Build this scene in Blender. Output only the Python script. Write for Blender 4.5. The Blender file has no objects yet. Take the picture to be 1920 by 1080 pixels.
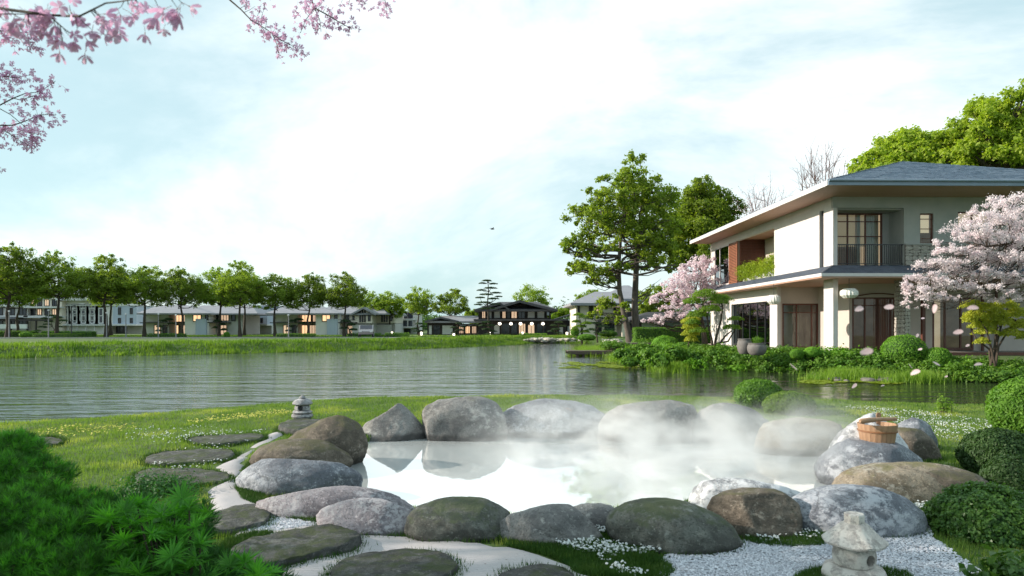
import bpy, bmesh, math, random
import numpy as np
from mathutils import Vector, Matrix, noise as mnoise
from mathutils.geometry import delaunay_2d_cdt

C = bpy.context.scene
COL = C.collection
F = 1280.0; HX = 960.0; HY = 612.0; CZ = 2.0      # focal length in photo pixels, principal column, horizon row, camera height

# ------------------------------------------------------------------ camera
cam = bpy.data.cameras.new("camera"); camo = bpy.data.objects.new("camera", cam); COL.objects.link(camo)
camo.location = (0, 0, CZ); camo.rotation_euler = (math.radians(90), 0, 0)
cam.sensor_width = 36.0; cam.lens = 36.0 * F / 1920.0
cam.shift_y = (HY - 540) / 1920.0
cam.clip_start = 0.05; cam.clip_end = 4000
cam.dof.use_dof = True; cam.dof.focus_distance = 13.0; cam.dof.aperture_fstop = 4.5
C.camera = camo

# ------------------------------------------------------------------ light
SUN_AZ = math.radians(-87)      # measured from +Y towards +X
SUN_EL = math.radians(22)
sd = Vector((math.sin(SUN_AZ) * math.cos(SUN_EL), math.cos(SUN_AZ) * math.cos(SUN_EL), math.sin(SUN_EL)))
sl = bpy.data.lights.new("sun", 'SUN'); so = bpy.data.objects.new("sun", sl); COL.objects.link(so)
sl.energy = 4.0; sl.angle = math.radians(0.6); sl.color = (1.0, 0.89, 0.76)
so.rotation_euler = (-sd).to_track_quat('-Z', 'Y').to_euler()

w = bpy.data.worlds.new("World"); C.world = w; w.use_nodes = True
nt = w.node_tree; nt.nodes.clear()
def N(t, **k):
    n = nt.nodes.new(t)
    for a, b in k.items(): setattr(n, a, b)
    return n
L = lambda a, b: nt.links.new(a, b)
out = N('ShaderNodeOutputWorld'); bg = N('ShaderNodeBackground'); bg.inputs[1].default_value = 1.0
sky = N('ShaderNodeTexSky', sky_type='NISHITA', sun_disc=False, sun_elevation=SUN_EL, sun_rotation=SUN_AZ)
sky.air_density = 1.0; sky.dust_density = 1.5; sky.ozone_density = 1.0
skys = N('ShaderNodeVectorMath', operation='MULTIPLY'); skys.inputs[1].default_value = (0.10, 0.135, 0.125)
L(sky.outputs[0], skys.inputs[0])
tc = N('ShaderNodeTexCoord')
mp = N('ShaderNodeMapping'); mp.inputs['Scale'].default_value = (1.0, 1.0, 1.9); mp.inputs['Location'].default_value = (3.1, 0.4, 0.2)
L(tc.outputs['Generated'], mp.inputs[0])
n1 = N('ShaderNodeTexNoise'); n1.inputs['Scale'].default_value = 1.6; n1.inputs['Detail'].default_value = 7; n1.inputs['Roughness'].default_value = 0.60; n1.inputs['Distortion'].default_value = 0.5
L(mp.outputs[0], n1.inputs[0])
dt = N('ShaderNodeVectorMath', operation='DOT_PRODUCT'); dt.inputs[1].default_value = Vector((0.02, 0.95, 0.30)).normalized()
L(tc.outputs['Generated'], dt.inputs[0])
mr = N('ShaderNodeMapRange'); mr.inputs['From Min'].default_value = 0.72; mr.inputs['From Max'].default_value = 1.0
mr.inputs['To Min'].default_value = -0.05; mr.inputs['To Max'].default_value = 0.13; L(dt.outputs['Value'], mr.inputs[0])
ad = N('ShaderNodeMath', operation='ADD'); L(n1.outputs[0], ad.inputs[0]); L(mr.outputs[0], ad.inputs[1])
rp = N('ShaderNodeMapRange', interpolation_type='SMOOTHSTEP'); rp.inputs['From Min'].default_value = 0.40; rp.inputs['From Max'].default_value = 0.72
L(ad.outputs[0], rp.inputs[0])
pale = N('ShaderNodeMix', data_type='RGBA'); pale.inputs[6].default_value = (0.42, 0.555, 0.59, 1); pale.inputs[7].default_value = (0.88, 0.90, 0.89, 1)
L(rp.outputs[0], pale.inputs[0])
mx = N('ShaderNodeMix', data_type='RGBA'); mx.inputs[0].default_value = 0.82
L(skys.outputs[0], mx.inputs[6]); L(pale.outputs[2], mx.inputs[7]); L(mx.outputs[2], bg.inputs[0]); L(bg.outputs[0], out.inputs[0])

C.view_settings.view_transform = 'Standard'; C.view_settings.look = 'None'
C.view_settings.exposure = 0.66; C.view_settings.gamma = 1.0; C.view_settings.use_curve_mapping = False
C.render.engine = 'CYCLES'
cy = C.cycles
cy.use_denoising = True
try: cy.denoiser = 'OPENIMAGEDENOISE'
except Exception: pass
cy.max_bounces = 7; cy.diffuse_bounces = 3; cy.glossy_bounces = 4; cy.transmission_bounces = 5; cy.transparent_max_bounces = 12
cy.volume_bounces = 1; cy.volume_step_rate = 2.5; cy.volume_max_steps = 96
cy.sample_clamp_indirect = 6.0; cy.caustics_reflective = False; cy.caustics_refractive = False

# ------------------------------------------------------------------ helpers
def G(px, py, z=0.2):
    "the point of the level z that the photo shows at this pixel"
    d = F * (CZ - z) / (py - HY); return Vector(((px - HX) / F * d, d, z))
def D(px, py, d): return Vector(((px - HX) / F * d, d, CZ - (py - HY) / F * d))
def XD(px, d): return (px - HX) / F * d
def ZD(py, d): return CZ - (py - HY) / F * d
def ss(a, b, x):
    t = np.clip((x - a) / (b - a), 0, 1); return t * t * (3 - 2 * t)

def tag(o, label=None, cat=None, group=None, kind=None):
    if label: o['label'] = label
    if cat: o['category'] = cat
    if group: o['group'] = group
    if kind: o['kind'] = kind
    return o
def link(name, me, parent=None, loc=None):
    o = bpy.data.objects.new(name, me); COL.objects.link(o)
    if parent is not None: o.parent = parent
    if loc is not None: o.location = loc
    return o
def empty(name, loc, label, cat, group=None, rz=0):
    o = bpy.data.objects.new(name, None); COL.objects.link(o); o.location = loc; o.rotation_euler = (0, 0, rz)
    o.empty_display_size = 0.2
    return tag(o, label, cat, group)
def npmesh(name, V, Fc, m, smooth=False):
    "mesh from arrays; Fc is (n,3) or (n,4), or a list of such arrays"
    me = bpy.data.meshes.new(name)
    V = np.asarray(V, np.float32)
    Fl = [np.asarray(f, np.int32) for f in (Fc if isinstance(Fc, list) else [Fc]) if len(f)]
    me.vertices.add(len(V)); me.vertices.foreach_set('co', V.ravel())
    idx = np.concatenate([f.ravel() for f in Fl]); tot = np.concatenate([np.full(len(f), f.shape[1], np.int32) for f in Fl])
    st = np.concatenate([[0], np.cumsum(tot)[:-1]]).astype(np.int32)
    me.loops.add(len(idx)); me.loops.foreach_set('vertex_index', idx)
    me.polygons.add(len(tot)); me.polygons.foreach_set('loop_start', st)
    me.polygons.foreach_set('loop_total', tot)
    if smooth: me.polygons.foreach_set('use_smooth', np.ones(len(tot), bool))
    me.update(calc_edges=True); me.validate()
    for x in (m if isinstance(m, (list, tuple)) else [m]): me.materials.append(x)
    return me

class MB:
    "collects simple solids, then links them as one mesh"
    def __init__(s): s.v = []; s.f = []
    def box(s, x0, x1, y0, y1, z0, z1):
        n = len(s.v)
        s.v += [(x0,y0,z0),(x1,y0,z0),(x1,y1,z0),(x0,y1,z0),(x0,y0,z1),(x1,y0,z1),(x1,y1,z1),(x0,y1,z1)]
        s.f += [tuple(n+i for i in q) for q in ((0,3,2,1),(4,5,6,7),(0,1,5,4),(1,2,6,5),(2,3,7,6),(3,0,4,7))]
        return s
    def bar(s, a, b, r, r2=None, k=8):
        a = Vector(a); b = Vector(b); r2 = r if r2 is None else r2
        return s.tube([a, b], [r, r2], k)
    def tube(s, pts, rad, k=8, cap=True):
        pts = [Vector(p) for p in pts]; n0 = len(s.v)
        t0 = (pts[1] - pts[0]).normalized(); up = Vector((0, 0, 1)) if abs(t0.z) < 0.9 else Vector((1, 0, 0))
        u = t0.cross(up).normalized()
        for i, p in enumerate(pts):
            t = (pts[min(i+1, len(pts)-1)] - pts[max(i-1, 0)])
            t = t.normalized() if t.length > 1e-9 else t0
            u = (u - t * u.dot(t)); u = u.normalized() if u.length > 1e-6 else t.orthogonal().normalized()
            v = t.cross(u)
            for j in range(k):
                a = 2 * math.pi * j / k
                s.v.append(tuple(p + (u * math.cos(a) + v * math.sin(a)) * rad[i]))
        for i in range(len(pts) - 1):
            for j in range(k):
                a = n0 + i*k + j; b = n0 + i*k + (j+1) % k
                s.f.append((a, b, b + k, a + k))
        if cap:
            s.f.append(tuple(n0 + j for j in range(k))[::-1]); s.f.append(tuple(n0 + (len(pts)-1)*k + j for j in range(k)))
        return s
    def lathe(s, prof, k=24, c=(0,0,0), jit=0, rs=None, sq=1.0):
        n0 = len(s.v); m = len(prof)
        for i, (r, z) in enumerate(prof):
            for j in range(k):
                a = 2*math.pi*j/k
                rr = r * (1 + jit * mnoise.noise(Vector((math.cos(a)*2, math.sin(a)*2, z*6 + (rs or 0))))) if jit else r
                s.v.append((c[0] + rr*math.cos(a), c[1] + rr*sq*math.sin(a), c[2] + z))
        for i in range(m-1):
            for j in range(k):
                a = n0+i*k+j; b = n0+i*k+(j+1) % k
                s.f.append((a, b, b+k, a+k))
        s.f.append(tuple(n0+j for j in range(k))[::-1]); s.f.append(tuple(n0+(m-1)*k+j for j in range(k)))
        return s
    def poly(s, pts):
        n = len(s.v); s.v += [tuple(p) for p in pts]; s.f.append(tuple(range(n, n+len(pts)))); return s
    def prism(s, pts, vec):
        n = len(s.v); k = len(pts); vec = Vector(vec)
        s.v += [tuple(p) for p in pts] + [tuple(Vector(p) + vec) for p in pts]
        s.f.append(tuple(range(n, n+k))); s.f.append(tuple(range(n+k, n+2*k))[::-1])
        for i in range(k): s.f.append((n+i, n+k+i, n+k+(i+1) % k, n+(i+1) % k))
        return s
    def mesh(s, name, m, smooth=False, bevel=0):
        me = bpy.data.meshes.new(name); me.from_pydata([tuple(v) for v in s.v], [], s.f)
        bm = bmesh.new(); bm.from_mesh(me)
        bmesh.ops.recalc_face_normals(bm, faces=bm.faces)
        if bevel: bmesh.ops.bevel(bm, geom=list(bm.edges), offset=bevel, segments=2, affect='EDGES', profile=0.6, clamp_overlap=True)
        if smooth:
            for f in bm.faces: f.smooth = True
            for e in bm.edges:
                if len(e.link_faces) == 2 and e.calc_face_angle(0) > 0.75: e.smooth = False
        bm.to_mesh(me); bm.free(); me.materials.append(m); return me
    def build(s, name, m, parent=None, smooth=False, bevel=0, loc=None):
        return link(name, s.mesh(name, m, smooth, bevel), parent, loc)

# ------------------------------------------------------------------ materials
def newmat(name):
    m = bpy.data.materials.new(name); m.use_nodes = True; t = m.node_tree; t.nodes.clear()
    def n(k, **kw):
        x = t.nodes.new(k)
        for a, b in kw.items(): setattr(x, a, b)
        return x
    def l(a, b): t.links.new(a, b)
    o = n('ShaderNodeOutputMaterial')
    return m, n, l, o
def rgba(c): return (c[0], c[1], c[2], 1)
def pm(name, c1, c2=None, scale=4, rough=0.7, bump=0.0, bscale=30, c3=None, s3=14, t3=0.6, metal=0, spec=0.5, stretch=(1,1,1), detail=6, w3=0.08, bdist=0.02, glow=0):
    "plain procedural surface: two tones by noise, a third tone in patches, fine relief"
    m, n, l, o = newmat(name)
    p = n('ShaderNodeBsdfPrincipled'); p.inputs['Roughness'].default_value = rough; p.inputs['Metallic'].default_value = metal
    p.inputs['Specular IOR Level'].default_value = spec
    tc = n('ShaderNodeTexCoord'); mp = n('ShaderNodeMapping'); mp.inputs['Scale'].default_value = stretch; l(tc.outputs['Object'], mp.inputs[0])
    c2 = c2 or tuple(x * 0.75 for x in c1)
    a = n('ShaderNodeTexNoise'); a.inputs['Scale'].default_value = scale; a.inputs['Detail'].default_value = detail; a.inputs['Roughness'].default_value = 0.62
    l(mp.outputs[0], a.inputs[0])
    r = n('ShaderNodeMapRange'); r.inputs['From Min'].default_value = 0.33; r.inputs['From Max'].default_value = 0.67; l(a.outputs[0], r.inputs[0])
    x = n('ShaderNodeMix', data_type='RGBA'); x.inputs[6].default_value = rgba(c1); x.inputs[7].default_value = rgba(c2); l(r.outputs[0], x.inputs[0])
    col = x.outputs[2]
    if c3:
        b = n('ShaderNodeTexNoise'); b.inputs['Scale'].default_value = s3; b.inputs['Detail'].default_value = 8; b.inputs['Roughness'].default_value = 0.7; l(mp.outputs[0], b.inputs[0])
        r2 = n('ShaderNodeMapRange'); r2.inputs['From Min'].default_value = t3 - w3; r2.inputs['From Max'].default_value = t3 + w3; l(b.outputs[0], r2.inputs[0])
        y = n('ShaderNodeMix', data_type='RGBA'); l(r2.outputs[0], y.inputs[0]); l(col, y.inputs[6]); y.inputs[7].default_value = rgba(c3); col = y.outputs[2]
    l(col, p.inputs['Base Color'])
    if glow: l(col, p.inputs['Emission Color']); p.inputs['Emission Strength'].default_value = glow
    if bump:
        q = n('ShaderNodeTexNoise'); q.inputs['Scale'].default_value = bscale; q.inputs['Detail'].default_value = 8; q.inputs['Roughness'].default_value = 0.65; l(mp.outputs[0], q.inputs[0])
        u = n('ShaderNodeBump'); u.inputs['Strength'].default_value = bump; u.inputs['Distance'].default_value = bdist; l(q.outputs[0], u.inputs['Height']); l(u.outputs[0], p.inputs['Normal'])
    l(p.outputs[0], o.inputs[0]); return m
def lm(name, c1, c2, trans=0.35, scale=1.2, rough=0.55, tint=None, rnd=0.25, spec=0.3, c3=None, t3=0.62, s3=3.0):
    "leaves: two tones by noise and by individual, part of the light passes through"
    m, n, l, o = newmat(name)
    tc = n('ShaderNodeTexCoord'); a = n('ShaderNodeTexNoise'); a.inputs['Scale'].default_value = scale; a.inputs['Detail'].default_value = 4; a.inputs['Roughness'].default_value = 0.8
    l(tc.outputs['Object'], a.inputs[0])
    r = n('ShaderNodeMapRange'); r.inputs['From Min'].default_value = 0.32; r.inputs['From Max'].default_value = 0.68; l(a.outputs[0], r.inputs[0])
    x = n('ShaderNodeMix', data_type='RGBA'); x.inputs[6].default_value = rgba(c1); x.inputs[7].default_value = rgba(c2); l(r.outputs[0], x.inputs[0])
    col = x.outputs[2]
    if c3:
        b = n('ShaderNodeTexNoise'); b.inputs['Scale'].default_value = s3; b.inputs['Detail'].default_value = 6; l(tc.outputs['Object'], b.inputs[0])
        r2 = n('ShaderNodeMapRange'); r2.inputs['From Min'].default_value = t3 - 0.07; r2.inputs['From Max'].default_value = t3 + 0.07; l(b.outputs[0], r2.inputs[0])
        y = n('ShaderNodeMix', data_type='RGBA'); l(r2.outputs[0], y.inputs[0]); l(col, y.inputs[6]); y.inputs[7].default_value = rgba(c3); col = y.outputs[2]
    oi = n('ShaderNodeObjectInfo'); hs = n('ShaderNodeHueSaturation')
    mr = n('ShaderNodeMapRange'); mr.inputs['To Min'].default_value = 1 - rnd; mr.inputs['To Max'].default_value = 1 + rnd; l(oi.outputs['Random'], mr.inputs[0]); l(mr.outputs[0], hs.inputs['Value'])
    l(col, hs.inputs['Color'])
    p = n('ShaderNodeBsdfPrincipled'); p.inputs['Roughness'].default_value = rough; p.inputs['Specular IOR Level'].default_value = spec; l(hs.outputs[0], p.inputs['Base Color'])
    tr = n('ShaderNodeBsdfTranslucent')
    if tint:
        z = n('ShaderNodeMix', data_type='RGBA', blend_type='MULTIPLY'); z.inputs[0].default_value = 1; l(hs.outputs[0], z.inputs[6]); z.inputs[7].default_value = rgba(tint); l(z.outputs[2], tr.inputs[0])
    else: l(hs.outputs[0], tr.inputs[0])
    ms = n('ShaderNodeMixShader'); ms.inputs[0].default_value = trans; l(p.outputs[0], ms.inputs[1]); l(tr.outputs[0], ms.inputs[2]); l(ms.outputs[0], o.inputs[0])
    return m
def emis(name, c, s):
    m, n, l, o = newmat(name); p = n('ShaderNodeBsdfPrincipled'); p.inputs['Base Color'].default_value = rgba(c)
    p.inputs['Emission Color'].default_value = rgba(c); p.inputs['Emission Strength'].default_value = s; l(p.outputs[0], o.inputs[0]); return m

WOOD = pm('bark', (0.085,0.062,0.045), (0.045,0.033,0.026), 6, 0.9, 0.6, 18, stretch=(1,1,0.25))
BARKG = pm('grey_bark', (0.15,0.125,0.105), (0.07,0.055,0.05), 5, 0.9, 0.6, 14, stretch=(1,1,0.25))
T3 = (1.5,1.6,0.55)
LEAF_ROW = lm('row_tree_leaf', (0.13,0.21,0.032), (0.30,0.38,0.055), 0.5, 0.5, tint=T3)
LEAF_BIG = lm('maple_leaf', (0.15,0.24,0.035), (0.33,0.41,0.055), 0.5, 0.6, tint=T3)
LEAF_YEL = lm('spring_leaf', (0.18,0.27,0.032), (0.36,0.43,0.055), 0.5, 0.4, tint=(1.4,1.5,0.5))
LEAF_DRK = lm('dark_leaf', (0.04,0.10,0.025), (0.10,0.17,0.035), 0.3, 0.9, tint=T3)
LEAF_PINE = lm('pine_needle', (0.025,0.06,0.03), (0.06,0.10,0.035), 0.25, 1.2, tint=T3)
LEAF_NIWAKI = lm('niwaki_leaf', (0.12,0.22,0.03), (0.22,0.33,0.05), 0.45, 1.5, tint=T3)
LEAF_GOLD = lm('golden_leaf', (0.36,0.42,0.05), (0.58,0.60,0.09), 0.45, 1.5, tint=(1.3,1.3,0.5))
LEAF_SHRUB = lm('shrub_leaf', (0.06,0.16,0.025), (0.18,0.32,0.045), 0.35, 1.6, tint=T3)
LEAF_SHRUBD = lm('glossy_shrub_leaf', (0.03,0.085,0.025), (0.10,0.19,0.035), 0.3, 6, rough=.35, tint=T3)
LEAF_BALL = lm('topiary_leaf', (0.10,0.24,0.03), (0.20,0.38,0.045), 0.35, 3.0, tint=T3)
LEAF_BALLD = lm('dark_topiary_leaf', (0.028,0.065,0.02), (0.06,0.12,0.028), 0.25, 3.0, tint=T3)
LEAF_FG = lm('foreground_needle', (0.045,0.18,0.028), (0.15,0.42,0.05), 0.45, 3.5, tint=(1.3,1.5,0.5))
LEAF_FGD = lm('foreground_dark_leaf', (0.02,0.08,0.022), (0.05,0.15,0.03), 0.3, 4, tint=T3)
BLOOM_W = lm('white_cherry_blossom', (0.93,0.80,0.84), (0.96,0.90,0.91), 0.45, 1.5, rnd=0.05)
BLOOM_P = lm('pink_cherry_blossom', (0.90,0.72,0.80), (0.95,0.86,0.89), 0.45, 1.2, rnd=0.05)
BLOOM_V = lm('mauve_blossom_petal', (0.66,0.36,0.58), (0.82,0.58,0.74), 0.45, 22, rnd=0.18)
BLOOM_C = pm('blossom_centre', (0.35,0.06,0.12), (0.45,0.20,0.10), 40, 0.7)
PLASTER = pm('cream_plaster', (0.70,0.655,0.64), (0.62,0.58,0.565), 1.3, 0.85, 0.15, 60)
PLASTER_G = pm('grey_green_plaster', (0.46,0.45,0.43), (0.36,0.37,0.36), 1.0, 0.85, 0.15, 60)
PLASTER_T = pm('tan_plaster', (0.58,0.51,0.46), (0.51,0.45,0.41), 1.0, 0.85, 0.1, 60)
TIMBER = pm('brown_timber', (0.16,0.055,0.035), (0.10,0.036,0.026), 3, 0.5, 0.2, 20, stretch=(8,8,0.6))
SOFFIT = pm('cedar_soffit', (0.52,0.31,0.23), (0.43,0.24,0.17), 2, 0.6, 0.1, 20, stretch=(0.4,9,1))
FASCIA = pm('pale_fascia_paint', (0.72,0.68,0.67), (0.64,0.60,0.60), 2, 0.5)
FASCIA_B = pm('slate_blue_fascia', (0.20,0.26,0.33), (0.17,0.22,0.28), 2, 0.35)
SLATE = pm('roof_slate', (0.22,0.27,0.34), (0.14,0.18,0.25), 2.5, 0.45, 0.3, 20, c3=(0.30,0.35,0.42), s3=7)
SLATE_L = pm('dark_slate', (0.075,0.095,0.13), (0.05,0.06,0.085), 3, 0.45, 0.3, 20)
CURTAIN = pm('cream_curtain', (0.82,0.77,0.72), (0.72,0.66,0.62), 2, 0.9)
INTER = pm('glowing_tan_interior', (0.52,0.42,0.30), (0.42,0.32,0.22), 1.5, 0.8, glow=.6)  # surface itself emits, standing in for lamps inside the rooms
INTER_D = pm('glowing_dark_interior', (0.20,0.15,0.11), (0.12,0.09,0.07), 1.5, 0.8, glow=.22)  # dark tone with a weak glow put in, so the rooms look lit
METAL_D = pm('dark_metal', (0.03,0.03,0.035), (0.04,0.04,0.045), 3, 0.4)
PAPER = pm('lantern_paper', (0.85,0.83,0.78), (0.78,0.76,0.72), 5, 0.7)
def glassmat(name, tint, refl, tr):
    m, n, l, o = newmat(name)
    g = n('ShaderNodeBsdfGlossy'); g.inputs['Roughness'].default_value = 0.02; g.inputs[0].default_value = (0.9,0.95,1,1)
    t = n('ShaderNodeBsdfTransparent'); t.inputs[0].default_value = rgba(tint)
    fr = n('ShaderNodeFresnel'); fr.inputs[0].default_value = 1.35
    ad = n('ShaderNodeMath', operation='ADD'); l(fr.outputs[0], ad.inputs[0]); ad.inputs[1].default_value = refl; ad.use_clamp = True
    ms = n('ShaderNodeMixShader'); l(ad.outputs[0], ms.inputs[0]); l(t.outputs[0], ms.inputs[1]); l(g.outputs[0], ms.inputs[2]); l(ms.outputs[0], o.inputs[0]); return m
GLASS = glassmat('window_glass', (0.85,0.87,0.84), 0.0, 1)
GLASS_R = glassmat('reflective_glass', (0.35,0.38,0.38), 0.22, 1)
# ------------------------------------------------------------------ terrain
def polysd(P, X, Y):
    "signed distance to a polygon, negative inside"
    P = np.asarray(P, float); d = np.full(X.shape, 1e9); ins = np.zeros(X.shape, bool)
    for i in range(len(P)):
        a = P[i]; b = P[(i+1) % len(P)]; e = b - a
        t = np.clip(((X-a[0])*e[0] + (Y-a[1])*e[1]) / (e @ e), 0, 1)
        d = np.minimum(d, np.hypot(X - a[0] - t*e[0], Y - a[1] - t*e[1]))
        c = ((a[1] > Y) != (b[1] > Y)) & (X < (b[0]-a[0]) * (Y-a[1]) / (b[1]-a[1] + 1e-12) + a[0]); ins ^= c
    return np.where(ins, -d, d)
def chaikin(P, k=2):
    P = [np.array(p[:2], float) for p in P]
    for _ in range(k):
        Q = []
        for i in range(len(P)):
            a, b = P[i], P[(i+1) % len(P)]; Q += [a*.75+b*.25, a*.25+b*.75]
        P = Q
    return np.array(P)
LAKE = [G(x, y, 0)[:2] for x, y in ((-900,860),(-300,822),(0,803),(240,786),(420,770),(560,759),(700,751),(1000,747),(1300,750),(1500,755),(1700,762),(1860,770),(2150,790),(2700,800),
        (2700,745),(2200,724),(1900,719),(1700,711),(1500,702),(1380,695),(1280,693),(1225,686),(1190,679),(1175,668),(1172,658),(1160,650),(1130,645),
        (1000,643.5),(973,646),(900,650),(700,657),(400,664),(0,671),(-500,684),(-1200,705))]
LAKE = chaikin(LAKE, 2)
POOL = chaikin([(-2.2,8.4),(-2.55,9.5),(-2.4,11.0),(-1.0,11.7),(.6,11.9),(2.2,11.8),(3.7,11.5),(4.9,10.8),(4.8,9.3),(4.2,8.2),(3.2,7.6),(2.2,7.2),(1.0,6.9),(0,6.85),(-.9,7.0),(-1.7,7.5)], 1)
def lump(X, Y):
    return (np.sin(X*1.3+Y*.7+1.1)*np.sin(Y*1.1-X*.4+.3) + .6*np.sin(X*3.1+2)*np.sin(Y*2.7+X*.8) + .35*np.sin(X*6.3+Y*2.1)*np.sin(Y*5.9-X*1.7))
def zt(X, Y):
    X = np.asarray(X, float); Y = np.asarray(Y, float)
    s = polysd(LAKE, X, Y)
    T = .2 + .5*ss(24, 29, Y)*ss(4, 9, X) + .5*ss(30, 44, Y)*(1-ss(4, 9, X))
    land = -0.04 + (T+.04)*ss(0, np.where(Y > 35, 3.0, 1.2), s)
    near = ss(.3, 2, s)*(1-ss(20, 24, Y))
    land = land + near*.028*lump(X, Y)
    z = np.where(s < 0, -0.04 - np.minimum(1.3, -s*.6), land)
    p = polysd(POOL, X, Y)
    z = np.where(p < .25, z*ss(-.05, .25, p) + (-.35)*(1-ss(-.05, .25, p)), z)
    return z
def z1(x, y): return float(zt(np.array([x]), np.array([y]))[0])

def axis(segs):
    r = []
    for a, b, st in segs: r.append(np.arange(a, b, st))
    return np.concatenate(r + [[segs[-1][1]]])
ax = axis([(-1500,-300,150),(-300,-75,15),(-75,-14,.7),(-14,16,.14),(16,42,.7),(42,100,6),(100,300,20),(300,1500,150)])
ay = axis([(-60,0,10),(0,4,.5),(4,22,.14),(22,92,.6),(92,140,4),(140,300,20),(300,2400,210)])
GX, GY = np.meshgrid(ax, ay); GZ = zt(GX, GY)
nx, ny = len(ax), len(ay)
I = np.arange(nx*ny).reshape(ny, nx)
Q = np.stack([I[:-1,:-1], I[:-1,1:], I[1:,1:], I[1:,:-1]], -1).reshape(-1, 4)
GROUND = pm('lawn_soil', (0.055,0.11,0.018), (0.10,0.15,0.03), .6, 0.95, 0.5, 40, c3=(0.05,0.045,0.025), s3=3, t3=.62)
ground = link('ground', npmesh('ground', np.stack([GX, GY, GZ], -1).reshape(-1, 3), Q, GROUND, True)); tag(ground, kind='structure', label='lawn and shore ground around the lake')

# water
def watermat(name, c, rough, bumps, ior=1.33, mirror=None):
    m, n, l, o = newmat(name); p = n('ShaderNodeBsdfPrincipled')
    p.inputs['Base Color'].default_value = rgba(c); p.inputs['Roughness'].default_value = rough; p.inputs['IOR'].default_value = ior
    tc = n('ShaderNodeTexCoord'); prev = None
    for sc, st, dist, strv in bumps:
        mp = n('ShaderNodeMapping'); mp.inputs['Scale'].default_value = st; l(tc.outputs['Object'], mp.inputs[0])
        t = n('ShaderNodeTexNoise'); t.inputs['Scale'].default_value = sc; t.inputs['Detail'].default_value = 4; t.inputs['Distortion'].default_value = 0.4; l(mp.outputs[0], t.inputs[0])
        b = n('ShaderNodeBump'); b.inputs['Strength'].default_value = strv; b.inputs['Distance'].default_value = dist; l(t.outputs[0], b.inputs['Height'])
        if prev: l(prev.outputs[0], b.inputs['Normal'])
        prev = b
    if prev: l(prev.outputs[0], p.inputs['Normal'])
    if mirror:
        g = n('ShaderNodeBsdfGlossy'); g.inputs['Roughness'].default_value = .015; g.inputs[0].default_value = (1,1,1,1)
        if prev: l(prev.outputs[0], g.inputs['Normal'])
        ms = n('ShaderNodeMixShader'); ms.inputs[0].default_value = mirror; l(p.outputs[0], ms.inputs[1]); l(g.outputs[0], ms.inputs[2]); l(ms.outputs[0], o.inputs[0])
    else: l(p.outputs[0], o.inputs[0])
    return m
WATER = watermat('lake_water', (0.028,0.034,0.022), 0.03, [(.7,(.30,1.5,1),.13,.75),(2.6,(.35,1.8,1),.045,.7)], 1.55)
lx = [(-400,8),(60,8),(60,120),(-400,120)]
lake = MB(); lake.poly([(-400,2,0),(120,2,0),(120,110,0),(-400,110,0)])
lk = lake.build('water', WATER); tag(lk, kind='structure', label='rippled dark green lake')
POOLW = watermat('spring_water', (0.80,0.84,0.84), 0.03, [(1.5,(1,1,1),.01,.12)], 1.5, .52)  # white base colour and extra gloss paint the bright sky's reflection
pl = MB(); pp = chaikin(POOL, 1); cen = pp.mean(0)
pl.poly([(*(cen + (q-cen)*1.06), .12) for q in pp]); po = pl.build('pool_water', POOLW); tag(po, kind='structure', label='still hot spring pool ringed by boulders')

# draped sheets
def drape(name, poly, off, m, step=.12, rough=0.02, seed=1, extra=None):
    P = chaikin(poly, 2); R = []
    for i in range(len(P)):
        a, b = P[i], P[(i+1) % len(P)]; L_ = np.linalg.norm(b-a); k = max(1, int(L_/.05))
        for j in range(k): R.append(a + (b-a)*j/k)
    R = np.array(R)
    R += rough*np.array([[mnoise.noise(Vector((p[0]*5, p[1]*5, seed))), mnoise.noise(Vector((p[0]*5, p[1]*5, seed+9)))] for p in R])
    x0, y0 = R.min(0); x1, y1 = R.max(0)
    X, Y = np.meshgrid(np.arange(x0, x1, step), np.arange(y0, y1, step)); X = X.ravel(); Y = Y.ravel()
    k = polysd(R, X, Y) < -.04
    pts = [Vector(p) for p in R] + [Vector((a, b)) for a, b in zip(X[k], Y[k])]
    n = len(R)
    v, e, f, *_ = delaunay_2d_cdt(pts, [(i, (i+1) % n) for i in range(n)], [], 1, 1e-5)
    v = np.array([tuple(q) for q in v]); z = zt(v[:,0], v[:,1]) + off
    sdv = polysd(R, v[:,0], v[:,1]); z = z - .05*(1 - ss(0, .05, -sdv))
    if extra is not None: z = z + extra(v[:,0], v[:,1])
    me = npmesh(name, np.column_stack([v, z]), np.array([tuple(q) for q in f]), m, True)
    return link(name, me), R
def GP(pts, z=.2): return [tuple(G(x, y, z)[:2]) for x, y in pts]
m, n, l, o = newmat('raked_sand')
p = n('ShaderNodeBsdfPrincipled'); p.inputs['Roughness'].default_value = .9
tc = n('ShaderNodeTexCoord'); a = n('ShaderNodeTexNoise'); a.inputs['Scale'].default_value = 90; a.inputs['Detail'].default_value = 5; l(tc.outputs['Object'], a.inputs[0])
x = n('ShaderNodeMix', data_type='RGBA'); x.inputs[6].default_value = (.38,.35,.355,1); x.inputs[7].default_value = (.54,.51,.52,1); l(a.outputs[0], x.inputs[0])
sp = n('ShaderNodeTexNoise'); sp.inputs['Scale'].default_value = 38; sp.inputs['Detail'].default_value = 3; l(tc.outputs['Object'], sp.inputs[0]); sr = n('ShaderNodeMapRange'); sr.inputs['From Min'].default_value = .70; sr.inputs['From Max'].default_value = .73; l(sp.outputs[0], sr.inputs[0])
st = n('ShaderNodeTexNoise'); st.inputs['Scale'].default_value = 2.2; st.inputs['Detail'].default_value = 5; l(tc.outputs['Object'], st.inputs[0]); s2 = n('ShaderNodeMapRange'); s2.inputs['From Min'].default_value = .45; s2.inputs['From Max'].default_value = .75; s2.inputs['To Max'].default_value = .35; l(st.outputs[0], s2.inputs[0])
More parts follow.
